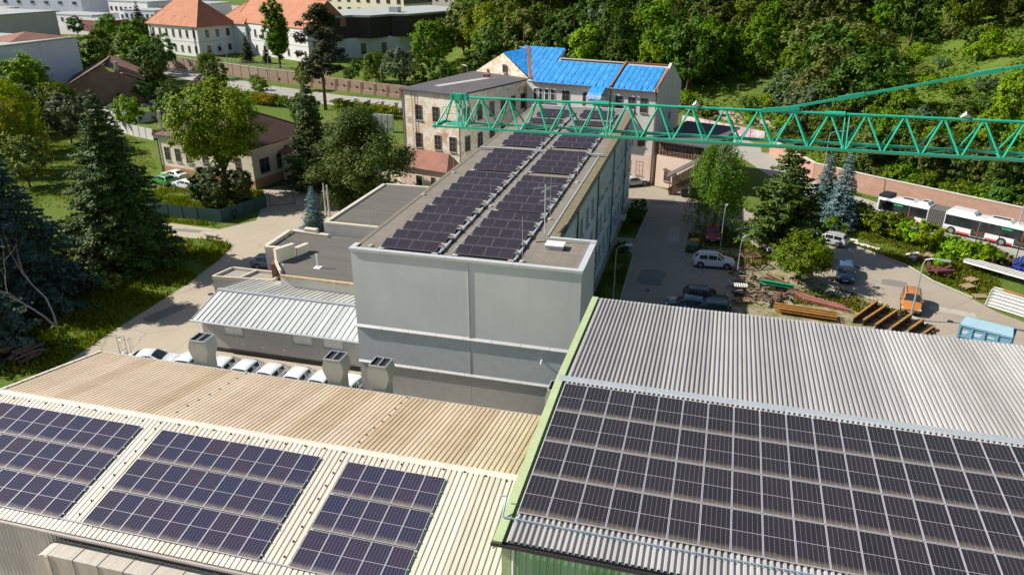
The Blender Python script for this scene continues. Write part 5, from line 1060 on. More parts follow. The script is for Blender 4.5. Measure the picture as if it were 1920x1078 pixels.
bl = {0:'mid green bush',1:'dark green bush',2:'olive bush',3:'bright green bush',4:'grey-green bush'}
n = 0; tries = 0; bp_ = []
while n < 260 and tries < 9000:
    tries += 1; x = g_.uniform(-40, 80); y = g_.uniform(96, 200)
    if not ahead(x,y,1.2) or (x < 10 and y < 150): continue
    if ((x-4)/10)**2+((y-164)/6)**2 < 1: continue
    if any((x-a)**2+(y-b)**2 < 5 for a, b in bp_): continue
    bp_.append((x,y)); n += 1
bp2 = [(x, y, g_.choice((0,0,1,2,3,3,3,4)), g_.uniform(.7,1.5)) for x, y in bp_]
for i in range(34): f = i/33; bp2.append((16.5+f*45+g_.uniform(-.6,.6), 119.6-f*31.5+g_.uniform(.8,4), g_.choice((0,0,1,3,2)), g_.uniform(.8,1.3)))
bp2.sort(key=lambda w_: math.atan2(w_[0], w_[1])); cnt = {}
for x, y, k, s in bp2:
    rg = 'above the brick wall behind the bus' if y < 150 and x > 14 else 'on the upper hillside meadow' if x > 14 else 'below the wood near the dirt track'
    cnt[k,rg] = cnt.get((k,rg),0)+1; put(k, x, y, s, bl[k]+', %s from left %s' % (ordn(cnt[k,rg]), rg), 'bushes '+rg, 'bush')
for i, (x, y, s, k, lb) in enumerate(((17.6,99.2,1.0,0,'bush beside the slim blue spruce'),(18.4,96.2,1.25,0,'large dark bush right of the blue spruces'),(20.2,95.2,1.2,3,'bright green bush behind the white plank'),(21.6,93.4,1.2,0,'wide green bush in front of the bus rear'),(23.6,92.0,1.25,3,'dark bush in the middle of the bus road verge'),(25.2,90.2,1.3,3,'green bush below the bus bellows'),(27.0,88.0,1.1,3,'bright bush below the bus front half'),(28.6,86.4,1.2,3,'bush beside the rusty pallets'),(29.8,87.8,.9,3,'bright low bush by the bus road kerb'),(31.2,86.6,.8,2,'olive bush in front of the blue racks'),(25.2,84.6,.7,3,'small bright bush behind the curved lamp'),(-8.0,90.5,.6,1,'low dark bush beside the office block wall'),(-8.2,94.8,.6,1,'small dark bush at the far office corner'),(-8.4,80.2,.45,1,'tiny dark bush in the planting strip'),(-79.5,101.5,.9,1,'dark shrub left of the villa wall'),(-70,74.8,.8,3,'bright shrub by the green screened fence'),(-66,73.5,.7,3,'small bright shrub beside the tall spruce'),(-55.4,66.5,.5,2,'low weedy bush at the path edge'),(-56.5,57.0,.8,2,'weedy bush under the tall spruce'),(-52.4,46.0,.7,3,'bright weeds near the log pile'),(-61,46,1.5,1,'dark bush under the left spruces'),(-66,60,1.5,1,'dark bush between the left spruces'),(-44.9,86.2,.7,1,'dark bush under the round pine'),(15.0,92.8,.8,0,'bush behind the silver estate car'),(13,97.5,.7,2,'olive bush near the slim blue spruce'),(-64.5,46,1.4,4,'grey bush at the left frame edge'),(-70,68,1.3,0,'green bush behind the tall spruce'))):
    put(k, x, y, s, lb, None, 'bush')
hd = thing('hedge', 'yellow-green clipped hedge along the far road', 'hedge', (-78,145,0), 0, None, True)
for (a, b, m_) in (((-104,152),(-86,146.5),L_mid),((-77,147.3),(-61.5,142.6),L_yel),((-77,146.6),(-61.5,141.9),L_mid),((-98,149.6),(-92,147.8),L_yel)):
    g2 = rs(int(abs(a[0])*7)); n_ = 3200; u = g2.uniform(0,1,n_); P = np.stack([a[0]+(b[0]-a[0])*u+g2.normal(size=n_)*.35, a[1]+(b[1]-a[1])*u+g2.normal(size=n_)*.6, g2.uniform(.1,1,n_)**.6*(2.0+.5*np.sin(u*40))],1)
    obj('foliage', leaves('foliage', P, g2.uniform(.14,.28,n_), g2.normal(size=(n_,3))+np.array([0,-.2,.8]), m_, g2), hd)
# --- grass and weeds that nobody could count
def blades(name, label, polys, n, hgt, m, seed, zf=None):
    g = rs(seed); V_ = []; tot = 0; areas = [(max(p[0] for p in q)-min(p[0] for p in q))*(max(p[1] for p in q)-min(p[1] for p in q)) for q in polys]
    for q, ar in zip(polys, areas):
        k = int(n*ar/sum(areas)); xs_ = g.uniform(min(p[0] for p in q),max(p[0] for p in q),k); ys_ = g.uniform(min(p[1] for p in q),max(p[1] for p in q),k); ins = np.zeros(k,bool)
        for i in range(len(q)):
            (x1,y1),(x2,y2) = q[i],q[i-1]; c = ((y1 > ys_) != (y2 > ys_)) & (xs_ < (x2-x1)*(ys_-y1)/((y2-y1) or 1e-9)+x1); ins ^= c
        xs_, ys_ = xs_[ins], ys_[ins]
        dens = np.sin(xs_*.9+np.sin(ys_*.7)*2)+np.sin(ys_*1.1+xs_*.3); keep = dens+g.normal(size=len(xs_))*.8 > -.5; xs_, ys_ = xs_[keep], ys_[keep]
        z = np.array([hill(x,y) for x, y in zip(xs_,ys_)]) if zf else np.zeros(len(xs_)); a = g.uniform(0,6.28,len(xs_)); h = hgt*g.uniform(.3,1.2,len(xs_)); w = .06+.05*g.random(len(xs_))
        lx, ly = g.normal(size=len(xs_))*.25*h, g.normal(size=len(xs_))*.25*h; dx, dy = np.cos(a)*w, np.sin(a)*w
        V_.append(np.stack([np.stack([xs_-dx,ys_-dy,z],1),np.stack([xs_+dx,ys_+dy,z],1),np.stack([xs_+dx*.4+lx,ys_+dy*.4+ly,z+h],1),np.stack([xs_-dx*.4+lx,ys_-dy*.4+ly,z+h],1)],1))
    return tag(obj(name, quads(name, np.concatenate(V_), m)), label, 'grass', kind='stuff')
L_gr = leaf_mat('grass_blade', (.060,.078,.014), (.105,.118,.022), (.19,.17,.055), .4, .35)
blades('tall_grass', 'tall grass along the left service road', [[(-50.6,66.6),(-51.7,70.9),(-54.9,72),(-61.2,71.7),(-72,73),(-74,60),(-60,40),(-49.2,40),(-49.7,52),(-49.9,60)],[(-57,75.8),(-66,76.3),(-74,78.3),(-74,77.6),(-66,77.6),(-57.6,77.2)],[(-58,82),(-56,85),(-60,91),(-76,88),(-80,80),(-64,78.5)]], 60000, .42, L_gr, 71)
blades('lawn_grass', 'lawn grass left of the villa', [[(-80,90),(-82,97),(-96,112),(-118,123),(-130,100),(-95,74),(-74,79)]], 60000, .16, L_gr, 72)
blades('weeds', 'weeds among the scrap steel and along the bus road verge', [[(13.2,92.4),(18,88.2),(21.9,84.3),(23.6,80.6),(26.5,77.2),(29,79),(33,90),(24,97.2),(16.5,103)],[(10,75),(12.6,76.4),(17,73.6),(19.4,70.8),(15.5,70.5),(9,71)],[(-1.5,82.2),(-1.4,88.4),(2.6,92.2),(6.3,85.4),(9,83),(6,79.5),(3.9,80.8)],[(-9.5,60),(-7.0,60),(-7.2,79.4),(-9.5,82)],[(-9.5,85.2),(-7.5,85.4),(-7.1,96.2),(-9.5,96.4)]], 42000, .32, L_gr, 73)
g2 = rs(74); n_ = 130000; xs_ = g2.uniform(-70,85,n_); ys_ = g2.uniform(98,235,n_); zz_ = np.array([hill(x,y) for x, y in zip(xs_,ys_)]); k_ = (zz_ > .4) & (zz_ < 46) & ~((xs_ < 8)&(ys_ < 148)); xs_, ys_, zz_ = xs_[k_], ys_[k_], zz_[k_]
hh = (np.sin(xs_*.5+np.sin(ys_*.31)*2)+np.sin(ys_*.43+xs_*.2)+2)*.42; P = np.stack([xs_,ys_,zz_+g2.uniform(0,1,len(xs_))*hh],1)
tag(obj('undergrowth', leaves('undergrowth', P, g2.uniform(.16,.4,len(P)), g2.normal(size=P.shape)*.6+np.array([0,0,1]), leaf_mat('undergrowth_leaf', (.035,.065,.012), (.075,.115,.018), (.16,.165,.04), .35, .12), g2)), 'tangled undergrowth covering the wooded hillside', 'undergrowth', kind='stuff')
# ---------------------------------------------------------------- cars
M_tyre = mat('tyre_rubber', (.018,.018,.019), None, 6, .85); M_rim = mat('alloy_rim', (.45,.46,.47), (.3,.3,.31), 8, .35, .7); M_cglass = glass('car_glass', (.012,.015,.018), .05); M_head = mat('headlamp', (.65,.67,.70), None, 9, .15); M_tail = mat('tail_lamp', (.32,.02,.02), None, 9, .2); M_plate = mat('number_plate', (.7,.7,.68), None, 6, .5)
M_trim = mat('bumper_plastic', (.03,.03,.032), None, 5, .6); M_chrome = mat('rail_chrome', (.6,.6,.62), None, 5, .25, .8)
CP = {n: paint('paint_'+n, c) for n, c in dict(white=(.74,.75,.76), silver=(.46,.47,.48), orange=(.46,.17,.025), blue=(.028,.085,.16), darkblue=(.016,.026,.040), black=(.012,.013,.016), red=(.38,.022,.035), green=(.018,.26,.03), grey=(.14,.17,.20)).items()}
def car_meshes(kind):
    L, W, Hh, xa, xb, xc, xd, hood, boot = {'suv':(4.35,1.74,1.54,1.02,.30,-1.60,-2.06,.98,1.02),'hatch':(4.0,1.66,1.36,1.05,.28,-1.30,-1.86,.86,.95),'estate':(4.4,1.68,1.36,1.02,.20,-1.72,-2.10,.85,.95),'sedan':(4.35,1.68,1.33,.98,.16,-.95,-1.70,.85,.94)}[kind]
    h = L/2; w = W/2; zb = .20; belt = hood-.02
    st = [(h,.74,.40,.62,.62),(h-.10,.90,.30,.70,.72),(h-.55,.97,.24,hood-.10,hood-.07),(xa,1.0,zb,belt,hood),(xb,1.0,zb,belt+.02,Hh-.03),((xb+xc)/2,1.0,zb,belt+.03,Hh),(xc,.99,zb,belt+.05,Hh-.05),(xd,.97,zb+.02,belt+.06,boot)]
    if kind == 'sedan': st += [(-h+.12,.93,.30,boot-.10,boot-.03)]
    st += [(-h+.02,.88,.34,boot-.22,boot-.14)]
    rings = []
    for i, (x, k, z0, zl, zt) in enumerate(st):
        roof = zt > hood+.2; wt = w*(.79 if roof else .84)*min(1,k+.02)
        R_ = [(x,0,z0),(x,w*k*.86,z0),(x,w*k*.985,z0+.12),(x,w*k,(z0+zl)/2+.06),(x,w*k*.965,zl),(x,wt,zt-(.05 if roof else .0)),(x,wt*.90,zt+.0),(x,wt*.5,zt+.04),(x,0,zt+.05)]; rings.append(R_)
    b = MB(); n = len(rings[0])
    for s in (1,-1):
        o = len(b.v)
        for R_ in rings: b.v += [(p[0],p[1]*s,p[2]) for p in R_]
        for i in range(len(rings)-1):
            for j in range(n-1):
                q = (o+i*n+j, o+i*n+j+1, o+(i+1)*n+j+1, o+(i+1)*n+j); b.f.append(q if s < 0 else q[::-1]); b.m.append(0)
        for ri, fl in ((0,s > 0),(len(rings)-1,s < 0)):
            q = tuple(o+ri*n+j for j in range(n)); b.f.append(q if fl else q[::-1]); b.m.append(0)
    body = b.mesh('body', CP['white'], True)
    try: body.set_sharp_from_angle(angle=R(38))
    except Exception: pass
    out = {'body':body, 'glass':[]}
    def pane(nm, a, bb, c, d, ins=.90, of=.012):
        P = [Vector(p) for p in (a,bb,c,d)]; ce = sum(P,Vector())/4; P = [ce+(p-ce)*ins for p in P]; nr = (P[1]-P[0]).cross(P[3]-P[0]).normalized()
        if nr.dot(ce-Vector((ce.x*.6,0,.6))) < 0: nr = -nr; P = P[::-1]
        m_ = MB(); m_.solid([p+nr*of for p in P], nr, of*.9); out['glass'].append((nm, m_.mesh(nm, M_cglass)))
    def mir(p): return (p[0],-p[1],p[2])
    r = rings
    def curved(nm, i0, i1, t0, t1, of):
        m_ = MB(); rows_ = []
        for t_ in (t0,t1):
            row = [Vector(r[i0][j]).lerp(Vector(r[i1][j]), t_) for j in (5,6,7,8)]; row = [Vector((p.x,p.y*.94,p.z)) for p in row]
            rows_.append(row+[Vector((p.x,-p.y,p.z)) for p in row[-2::-1]])
        nr = (rows_[1][3]-rows_[0][3]).cross(Vector((0,1,0))).normalized()
        if nr.z < 0: nr = -nr
        m_.v = [tuple(p+nr*of) for row in rows_ for p in row]; n_ = len(rows_[0])
        for k in range(n_-1): m_.f.append((k,k+1,n_+k+1,n_+k)); m_.m.append(0)
        out['glass'].append((nm, m_.mesh(nm, M_cglass)))
    curved('windscreen', 3, 4, .06, .94, .014); curved('rear_window', 6, 7, .08, .80, .014)
    for s in (0,1):
        f = (lambda p: p) if s == 0 else mir
        pane('side_window', f(r[4][4]), f(r[5][4]), f(r[5][5]), f(r[4][5])); pane('side_window', f(r[5][4]), f(r[6][4]), f(r[6][5]), f(r[5][5]), .88)
        pane('side_window', f((xa-.12,r[3][4][1]*1.0,r[3][4][2]+.02)), f(r[4][4]), f((xb,r[4][5][1]+.01,r[4][5][2]-.01)), f((xb+.02,r[4][5][1]+.01,r[4][5][2]-.02)), .8)
    wr = .33 if kind == 'suv' else .30
    ty = MB(); N = 18
    for y0, y1, ra, rb in ((-.11,.11,wr,wr),):
        ty.tube([(0,-.11,0),(0,-.09,0),(0,.09,0),(0,.11,0)], [wr*.93,wr,wr,wr*.93], N)
    out['tyre'] = ty.mesh('tyre', M_tyre, True); out['rim'] = MB().tube([(0,-.118,0),(0,.118,0)], wr*.62, 12).mesh('rim', M_rim); out['wr'] = wr
    ar = MB().tube([(0,-.02,0),(0,.02,0)], wr*1.22, 16).mesh('wheel_arch', M_trim); out['arch'] = ar
    out['wx'] = (h-.82, -h+.80); out['dim'] = (L,W,Hh,h,w,hood,boot,xb,xc)
    return out
CM = {k: car_meshes(k) for k in ('suv','hatch','estate','sedan')}
def car(kind, col, x, y, ang, label, group=None, rails=False, z=.02):
    m = CM[kind]; L, W, Hh, h, w, hood, boot, xb, xc = m['dim']; o = thing('car', label, 'car', (x,y,z), R(ang), group)
    b = obj('body', m['body'], o); b.material_slots[0].link = 'OBJECT'; b.material_slots[0].material = CP[col]
    for nm, g in m['glass']: obj(nm, g, o)
    for wx in m['wx']:
        for s in (-1,1):
            obj('wheel_arch', m['arch'], o, (wx, s*(w-.012), m['wr']+.03))
            t_ = obj('tyre', m['tyre'], o, (wx, s*(w-.095), m['wr'])); t_.name = 'wheel'; obj('rim', m['rim'], t_)
    for s in (-1,1):
        MB().box(h-.22,h-.045,s*w*.80-.14,s*w*.80+.14,.60,.74).build('headlight', M_head, o); MB().box(-h+.0,-h+.14,s*w*.80-.10,s*w*.80+.10,boot-.32,boot-.16).build('tail_light', M_tail, o)
        MB().box(xb+.42,xb+.58,s*(w+.02)-.08,s*(w+.02)+.08,hood+.02,hood+.16).build('mirror', CP[col], o)
        if rails: MB().bar((xb-.1,s*w*.66,Hh+.05),(xc+.15,s*w*.66,Hh+.04),.045,.06).build('roof_rail', M_chrome, o)
    MB().box(h-.06,h+.015,-w*.62,w*.62,.36,.56).build('grille', M_trim, o); MB().box(h+.012,h+.024,-.26,.26,.40,.50).build('number_plate', M_plate, o); MB().box(-h-.02,-h+.03,-.26,.26,boot-.52,boot-.40).build('number_plate', M_plate, o)
    MB().box(-h+.1,h-.1,-w*1.0,w*1.0,.17,.27).build('sill', M_trim, o); return o
car('suv','white',1.55,78.75,4,'white SUV parked in the shade near the yard kerb',rails=True)
car('suv','black',.95,69.0,0,'dark SUV with silver roof rails beside the grey hall roof',rails=True)
car('estate','darkblue',1.3,66.7,180,'dark blue estate half hidden by the grey hall roof edge',rails=True)
car('hatch','blue',-.6,67.0,178,'blue car behind the dark SUV')
car('suv','orange',19.85,73.0,-101,'orange SUV with roof rails standing on the yard',rails=True)
car('estate','blue',14.8,79.2,-97,'blue car parked in tree shade facing the hall')
car('estate','silver',14.2,89.4,155,'silver estate car by the bus road verge',rails=True)
car('hatch','white',7.6,85.8,-76,'white car half hidden behind the yard pine')
car('hatch','red',1.25,87.6,-88,'red hatchback under the drooping birch')
car('sedan','silver',-10.2,107.3,35,'silver car beside the pink wall, behind the office block')
car('hatch','grey',-44.0,66.3,8,'grey-blue car parked beside the stepped cream parapet')
car('estate','green',-76.0,90.6,160,'bright green car parked by the villa lawn')
car('estate','white',-71.3,89.4,165,'white car nearest the cypresses by the villa')
car('sedan','white',-76.0,93.3,165,'white car behind the green one at the villa')
car('sedan','white',-41.9,45.0,12,'white saloon at the end of the white car row, beside the ladder')
for i, x in enumerate((-38.6,-35.6,-33.5,-31.3,-29.0,-26.9,-24.6)):
    car('hatch','white',x,44.6,-90+rng.uniform(-4,4),'white hatchback, %s from the left in the row behind the tan hall' % ordw(i),'white cars parked in a row behind the tan hall')
car('hatch','blue',-190,217,50,'small blue car on the far road by the mansion')
# ---------------------------------------------------------------- articulated bus
bdir = Vector((.845,-.535)); bnr = Vector((.535,.845)); rear = Vector((21.1,101.3))+bnr*1.2
bus = thing('articulated_bus', 'white and red articulated city bus on the road behind the yard', 'bus', (rear.x,rear.y,.03), math.atan2(bdir.y,bdir.x))
M_bw = paint('bus_white', (.72,.72,.72)); M_br = paint('bus_red', (.52,.03,.04)); M_bg = glass('bus_glass', (.015,.018,.02), .06); M_bel = mat('bus_bellows', (.14,.135,.125), (.10,.095,.09), 6, .8)
def bus_body(x0, x1, nm, rear_round):
    b = MB(); P = [(-1.2,.30),(-1.2,.75),(-1.2,2.3),(-1.08,2.52),(-.7,2.6),(.7,2.6),(1.08,2.52),(1.2,2.3),(1.2,.75),(1.2,.30)]
    for x in (x0,x1): b.v += [(x,y,z) for y, z in P]
    n = len(P)
    for j in range(n): b.f.append((j,(j+1)%n,n+(j+1)%n,n+j)); b.m.append(0)
    b.f += [tuple(range(n-1,-1,-1)),tuple(range(n,2*n))]; b.m += [0,0]; return b.build(nm, M_bw, bus)
bus_body(0,6.1,'rear_body',True); bus_body(8.0,17.6,'front_body',False)
for k in range(10): MB().prism([(6.12+k*.187,-1.16),(6.12+k*.187+.09,-1.22),(6.12+k*.187+.18,-1.16),(6.12+k*.187+.18,1.16),(6.12+k*.187+.09,1.22),(6.12+k*.187,1.16)], .35, 2.5).build('bellows_fold', M_bel, bus)
for s in (-1,1):
    y0, y1 = (s*1.2, s*1.222)
    for a, b in ((.2,6.0),(8.1,17.4)): MB().box(a,b,min(s*1.2,s*1.21),max(s*1.2,s*1.21),1.08,2.27).build('window_band', M_black, bus)
    for a, b in ((.35,1.9),(1.95,3.1),(4.75,5.9),(8.25,9.6),(9.65,11.0),(13.0,14.3),(14.35,15.4)): MB().box(a,b,min(y0,y1),max(y0,y1),1.15,2.2).build('window', M_bg, bus)
    for a in (3.2,11.1,15.6):
        d_ = MB().box(a,a+1.45,min(y0,y1),max(y0,y1),.36,2.2).build('door', M_bg, bus)
        q = MB(); q.bar((a+.05,s*1.226,1.15),(a+.62,s*1.226,.75),.05,.03); q.bar((a+1.4,s*1.226,1.15),(a+.83,s*1.226,.75),.05,.03); q.bar((a+.72,s*1.226,.4),(a+.72,s*1.226,2.15),.05,.02); q.build('door_bar', mat('door_handle_orange', (.55,.16,.04), None, 4), d_)
    for a, b in ((.3,3.1),(4.75,6.05),(8.05,11.0),(12.65,15.5)): MB().box(a,b,min(s*1.2,s*1.212),max(s*1.2,s*1.212),.30,.52).build('red_skirt', M_br, bus)
    for a in (1.2,9.0,14.4):
        MB().tube([(a,s*1.10,.42),(a,s*1.215,.42)], .52, 18).build('wheel_arch', M_trim, bus); w_ = MB().tube([(a,s*.95,.45),(a,s*1.235,.45)], .45, 18).build('wheel', M_tyre, bus); MB().tube([(a,s*1.2,.45),(a,s*1.25,.45)], .26, 12).build('rim', M_rim, w_)
    t = NT('bus_display_green'); t.set(.5); t.base((.0,.02,.01)); t.b.inputs['Emission Color'].default_value = (.0,.9,.25,1); t.b.inputs['Emission Strength'].default_value = .9
    for a in (2.0,14.1):
        ds = MB().box(a,a+1.1,min(s*1.222,s*1.232),max(s*1.222,s*1.232),1.9,2.14).build('route_display', M_black, bus)
        g_ = MB()
        for k, wd in enumerate((.10,.10,.03,.10,.08,.09,.08,.09,.08)):
            x0 = a+.06+k*.115; zt = 2.08-.03*(k%3 == 1)
            g_.box(x0,x0+wd*.8,min(s*1.232,s*1.236),max(s*1.232,s*1.236),1.96,zt)
        g_.build('lit_dots', t.m, ds)
MB().box(-.05,1.3,-1.0,1.0,2.58,2.9).build('engine_hood', M_black, bus)
for a, b, h_ in ((2.2,4.3,2.75),(4.5,6.0,2.95),(8.1,11.2,2.95),(12.3,15.0,2.8)):
    p_ = MB(); p_.add([(a,-.85,2.6),(b,-.85,2.6),(b,.85,2.6),(a,.85,2.6),(a+.25,-.75,h_),(b-.35,-.75,h_),(b-.35,.75,h_),(a+.25,.75,h_)], [(4,5,6,7),(0,1,5,4),(1,2,6,5),(2,3,7,6),(3,0,4,7)]); rp = p_.build('roof_pod', M_bw, bus)
    if b-a < 2.9: MB().box(a+.4,b-.5,-.3,.3,h_,h_+.03).build('grille', M_dark, rp)
MB().box(10.6,11.1,-.45,.45,2.72,2.9).build('roof_vent', M_galv, bus); MB().box(17.58,17.63,-1.05,1.05,.9,2.35).build('windscreen', M_bg, bus)
# ---------------------------------------------------------------- crane jib
M_cr = paint('crane_green', (.018,.42,.27), .4); t = NT('crane_green_worn').set(.45, 0, .5); a = t.ramp(t.noise(.5,4,.6), [(.35,(.016,.35,.21)),(.65,(.024,.40,.25))]); a = t.mix(t.ramp(t.noise(3,6,.75),[(.60,(0,0,0)),(.68,(.8,)*3)]), a, (.13,.15,.09)); t.base(a); M_cr = t.m; M_crbounce = mat('crane_bounce_tint', (.20,.17,.09), (.10,.16,.09), 1.2, .7)
jA, jB = Vector((-18.9,51.75,19.55)), Vector((17.4,49.0,20.2)); jd = (jB-jA).normalized(); yaw = math.atan2(jd.y,jd.x)
cr = thing('crane_jib', 'green lattice jib of a tower crane crossing the picture', 'crane', jA)
cr.rotation_euler = (0,-math.asin(jd.z),yaw)
JL, JH, JW, bay = 58.0, 1.95, 1.7, 2.06
MB().tube([(.9,0,JH),(JL,0,JH)], .085, 8).build('top_chord', M_cr, cr)
for s in (-1,1): MB().bar((-.1,s*JW/2,0),(JL,s*JW/2,0),.13,.13).build('bottom_chord', M_cr, cr)
MB().bar((12,-JW/2,-.10),(JL,-JW/2,-.10),.16,.05).build('rail_bounce_strip', M_crbounce, cr); MB().bar((12,JW/2,-.10),(JL,JW/2,-.10),.16,.05).build('rail_bounce_strip', M_crbounce, cr)  # brown strips paint the ground light reflected under the bottom chords
nb = int((JL-1)/bay)
for k in range(nb):
    x = 1.0+k*bay
    for s in (-1,1):
        MB().tube([(x,0,JH-.05),(x-bay*.42 if k else 0,s*JW/2,.05)], .06, 6).build('diagonal', M_cr, cr); MB().tube([(x+.1,0,JH-.05),(x+bay*.50,s*JW/2,.05)], .06, 6).build('diagonal', M_cr, cr)
    MB().tube([(x+bay*.53,-JW/2,0),(x+bay*.53,JW/2,0)], .04, 5).build('cross_brace', M_cr, cr)
    if k % 2: MB().tube([(x-bay*.47,-JW/2,0),(x+bay*.53,JW/2,0)], .035, 5).build('cross_brace', M_cr, cr)
    if k in (5,12,19): MB().tube([(x-.2,0,JH),(x+.9,0,JH)], .16, 8).build('joint_sleeve', M_cr, cr); [MB().tube([(x+bay*.5+dx,0,JH),(x+bay*.5+dx,s*JW/2,.05)], .04, 5).build('upright', M_cr, cr) for dx in (-.12,.12) for s in (-1,1)]
for dx in (1.55,1.8,2.15): [MB().tube([(dx,0,JH),(dx+.05,s*JW/2*.9,.05)], .04, 5).build('upright', M_cr, cr) for s in (-1,1)]
MB().tube([(1.0,-.14,JH+.02),(1.0,.14,JH+.02)], .22, 14).tube([(1.9,-.14,JH+.02),(1.9,.14,JH+.02)], .26, 14).box(1.0,1.9,-.14,.14,JH-.2,JH+.24).build('sheave_block', M_cr, cr)
MB().bar((-.15,-JW/2-.1,0),(-.15,JW/2+.1,0),.18,.22).build('end_beam', M_cr, cr); MB().box(.6,1.9,-.55,.55,.07,.11).build('end_platform', M_cr, cr)
rl2 = MB()
for p in ((.1,JW/2),(.1,.1),(.9,JW/2)): rl2.tube([p+(0,), p+(1.1,)], .02, 5)
rl2.tube([(.9,JW/2,1.1),(.1,JW/2,1.1),(.1,.1,1.1)], .02, 5).tube([(.9,JW/2,.6),(.1,JW/2,.6),(.1,.1,.6)], .018, 5); rl2.build('end_railing', M_cr, cr)
tx0 = 22.4; e = 36.6; tie = MB(); tie.bar((tx0,0,JH+.02),(JL,0,JH+.02+(JL-tx0)*.235),.11,.15); tie.build('tie_bar', M_cr, cr)
for f in (tx0+4.2,tx0+11.0): MB().bar((f-.5,0,JH+.03+(f-.5-tx0)*.235),(f+.9,0,JH+.03+(f+.9-tx0)*.235),.17,.24).build('tie_joint', M_cr, cr)
MB().bar((tx0-.6,0,JH),(tx0+1.6,0,JH+.25),.18,.26).build('tie_lug', M_cr, cr)
for x, m_, s_ in ((17.8,M_white,.2),(33.0,M_white,.24),(37.4,mat('amber_lamp', (.5,.25,.05), None, 5),.14)): MB().tube([(x-s_,0,JH+.12),(x,0,JH+.3),(x+s_,0,JH+.12)], [.05,.17,.05], 8).build('aviation_lamp', m_, cr)
# ---------------------------------------------------------------- lamp posts
def lamp(x, y, h, ang, arm, lb, m=None, r=.09):
    o = thing('street_lamp', lb, 'street lamp', (x,y,hill(x,y)), R(ang), None); m = m or M_galv
    MB().tube([(0,0,0),(0,0,1.2),(0,0,h-.6)], [r*1.3,r,r*.6], 8).build('pole', m, o); MB().tube([(0,0,h-.65),(.12,0,h-.2),(arm*.45,0,h),(arm,0,h+.05)], [r*.6,r*.55,r*.5,r*.45], 7).build('arm', m, o)
    MB().box(arm-.1,arm+.55,-.12,.12,h,h+.12).build('lantern', m, o)
lamp(19.3,70.0,6.2,-20,1.5,'grey street lamp with bent arm beside the orange SUV')
lamp(15.2,109.1,8.8,20,1.5,'tall street lamp beside the slim blue spruce')
lamp(34.7,94.0,9.0,40,1.6,'street lamp standing in front of the bus at the right edge')
lamp(-69.3,153.7,8.8,30,1.7,'street lamp on the far road left of the peeling building')
lamp(-121.1,175.6,8.6,200,1.2,'street lamp on the far road in front of the mansion')
lamp(-102,163.4,8.4,60,1.2,'street lamp behind the tall bare-stemmed pine')
lamp(-232,256.5,9,100,1.2,'distant street lamp at the road bend'); lamp(-54,166,7.5,150,1.4,'street lamp hidden behind the old grey roof')
lamp(-7.3,64.7,6.6,20,.9,'thin lamp post beside the office block planting strip', M_galv, .06)
lamp(2.2,83.2,5.2,80,.7,'low lamp post between the red car and the white SUV', M_galv, .06); lamp(4.0,76.4,4.2,60,.4,'thin post in front of the white SUV nose', M_galv, .06)
for i, (x, y) in enumerate(((27.1,95.2),(30.2,92.1),(31.8,90.3),(33.6,89.3))):
    o = thing('verge_post', 'thin dark post on the bus road verge, %s from the left' % ordw(i), 'post', (x,y,0), 0, 'posts on the bus road verge'); MB().tube([(0,0,0),(0,0,2.4)], .05, 6).build('post', M_dark, o)
# road signs and bollards by the far road
so_ = thing('road_sign', 'small red round road sign beside the far road', 'sign', (-101.4,166.6,0)); MB().tube([(0,0,0),(0,0,3)], .05, 6).build('post', M_galv, so_); MB().tube([(0,-.06,2.6),(0,-.09,2.6)], .35, 14).build('disc', M_tail, so_)
for i in range(4): o = thing('bollard', 'white capped fence pillar by the far road, %s from the left' % ordw(i), 'pillar', (-74.8+i*3.6,152.0-i*1.1,0), 0, 'white capped pillars by the far road'); MB().box(-.25,.25,-.25,.25,0,1.7).build('pillar', M_wpan, o); MB().box(-.35,.35,-.35,.35,1.7,1.9).build('cap', M_white, o)
# ---------------------------------------------------------------- yard clutter
M_orp = mat('orange_primer_steel', (.40,.20,.04), (.24,.11,.035), 1.4, .7); M_rdp = mat('red_primer_steel', (.36,.13,.10), (.22,.085,.065), 1.4, .7); M_grn = mat('green_painted_steel', (.02,.33,.15), (.02,.26,.12), 1.5, .55); M_wst = mat('white_painted_steel', (.70,.69,.67), (.58,.57,.54), 1.2, .5); M_blr = mat('blue_rack_paint', (.015,.05,.30), (.012,.04,.22), 1.5, .5)
def ibeam(p, q, w=.22, h=.32, t=.03):
    p, q = Vector(p), Vector(q); m_ = MB(); up = Vector((0,0,h/2-t/2)); m_.bar(p+up, q+up, w, t); m_.bar(p-up, q-up, w, t); m_.bar(p, q, t, h-2*t); return m_
def steel(nm, lb, p, q, w, h, m, group=None):
    o = thing(nm, lb, 'steel beam', ((p[0]+q[0])/2,(p[1]+q[1])/2,0), 0, group, True); ibeam(p, q, w, h).build('beam', m, o); return o
IB = (((14.1,67.9),(16.9,72.6)),((14.9,67.6),(17.6,71.8)),((15.8,66.9),(18.3,70.8)),((17.1,66.7),(19.3,70.1)),((18.5,66.7),(20.3,69.4)),((19.6,66.6),(21.0,68.6)))
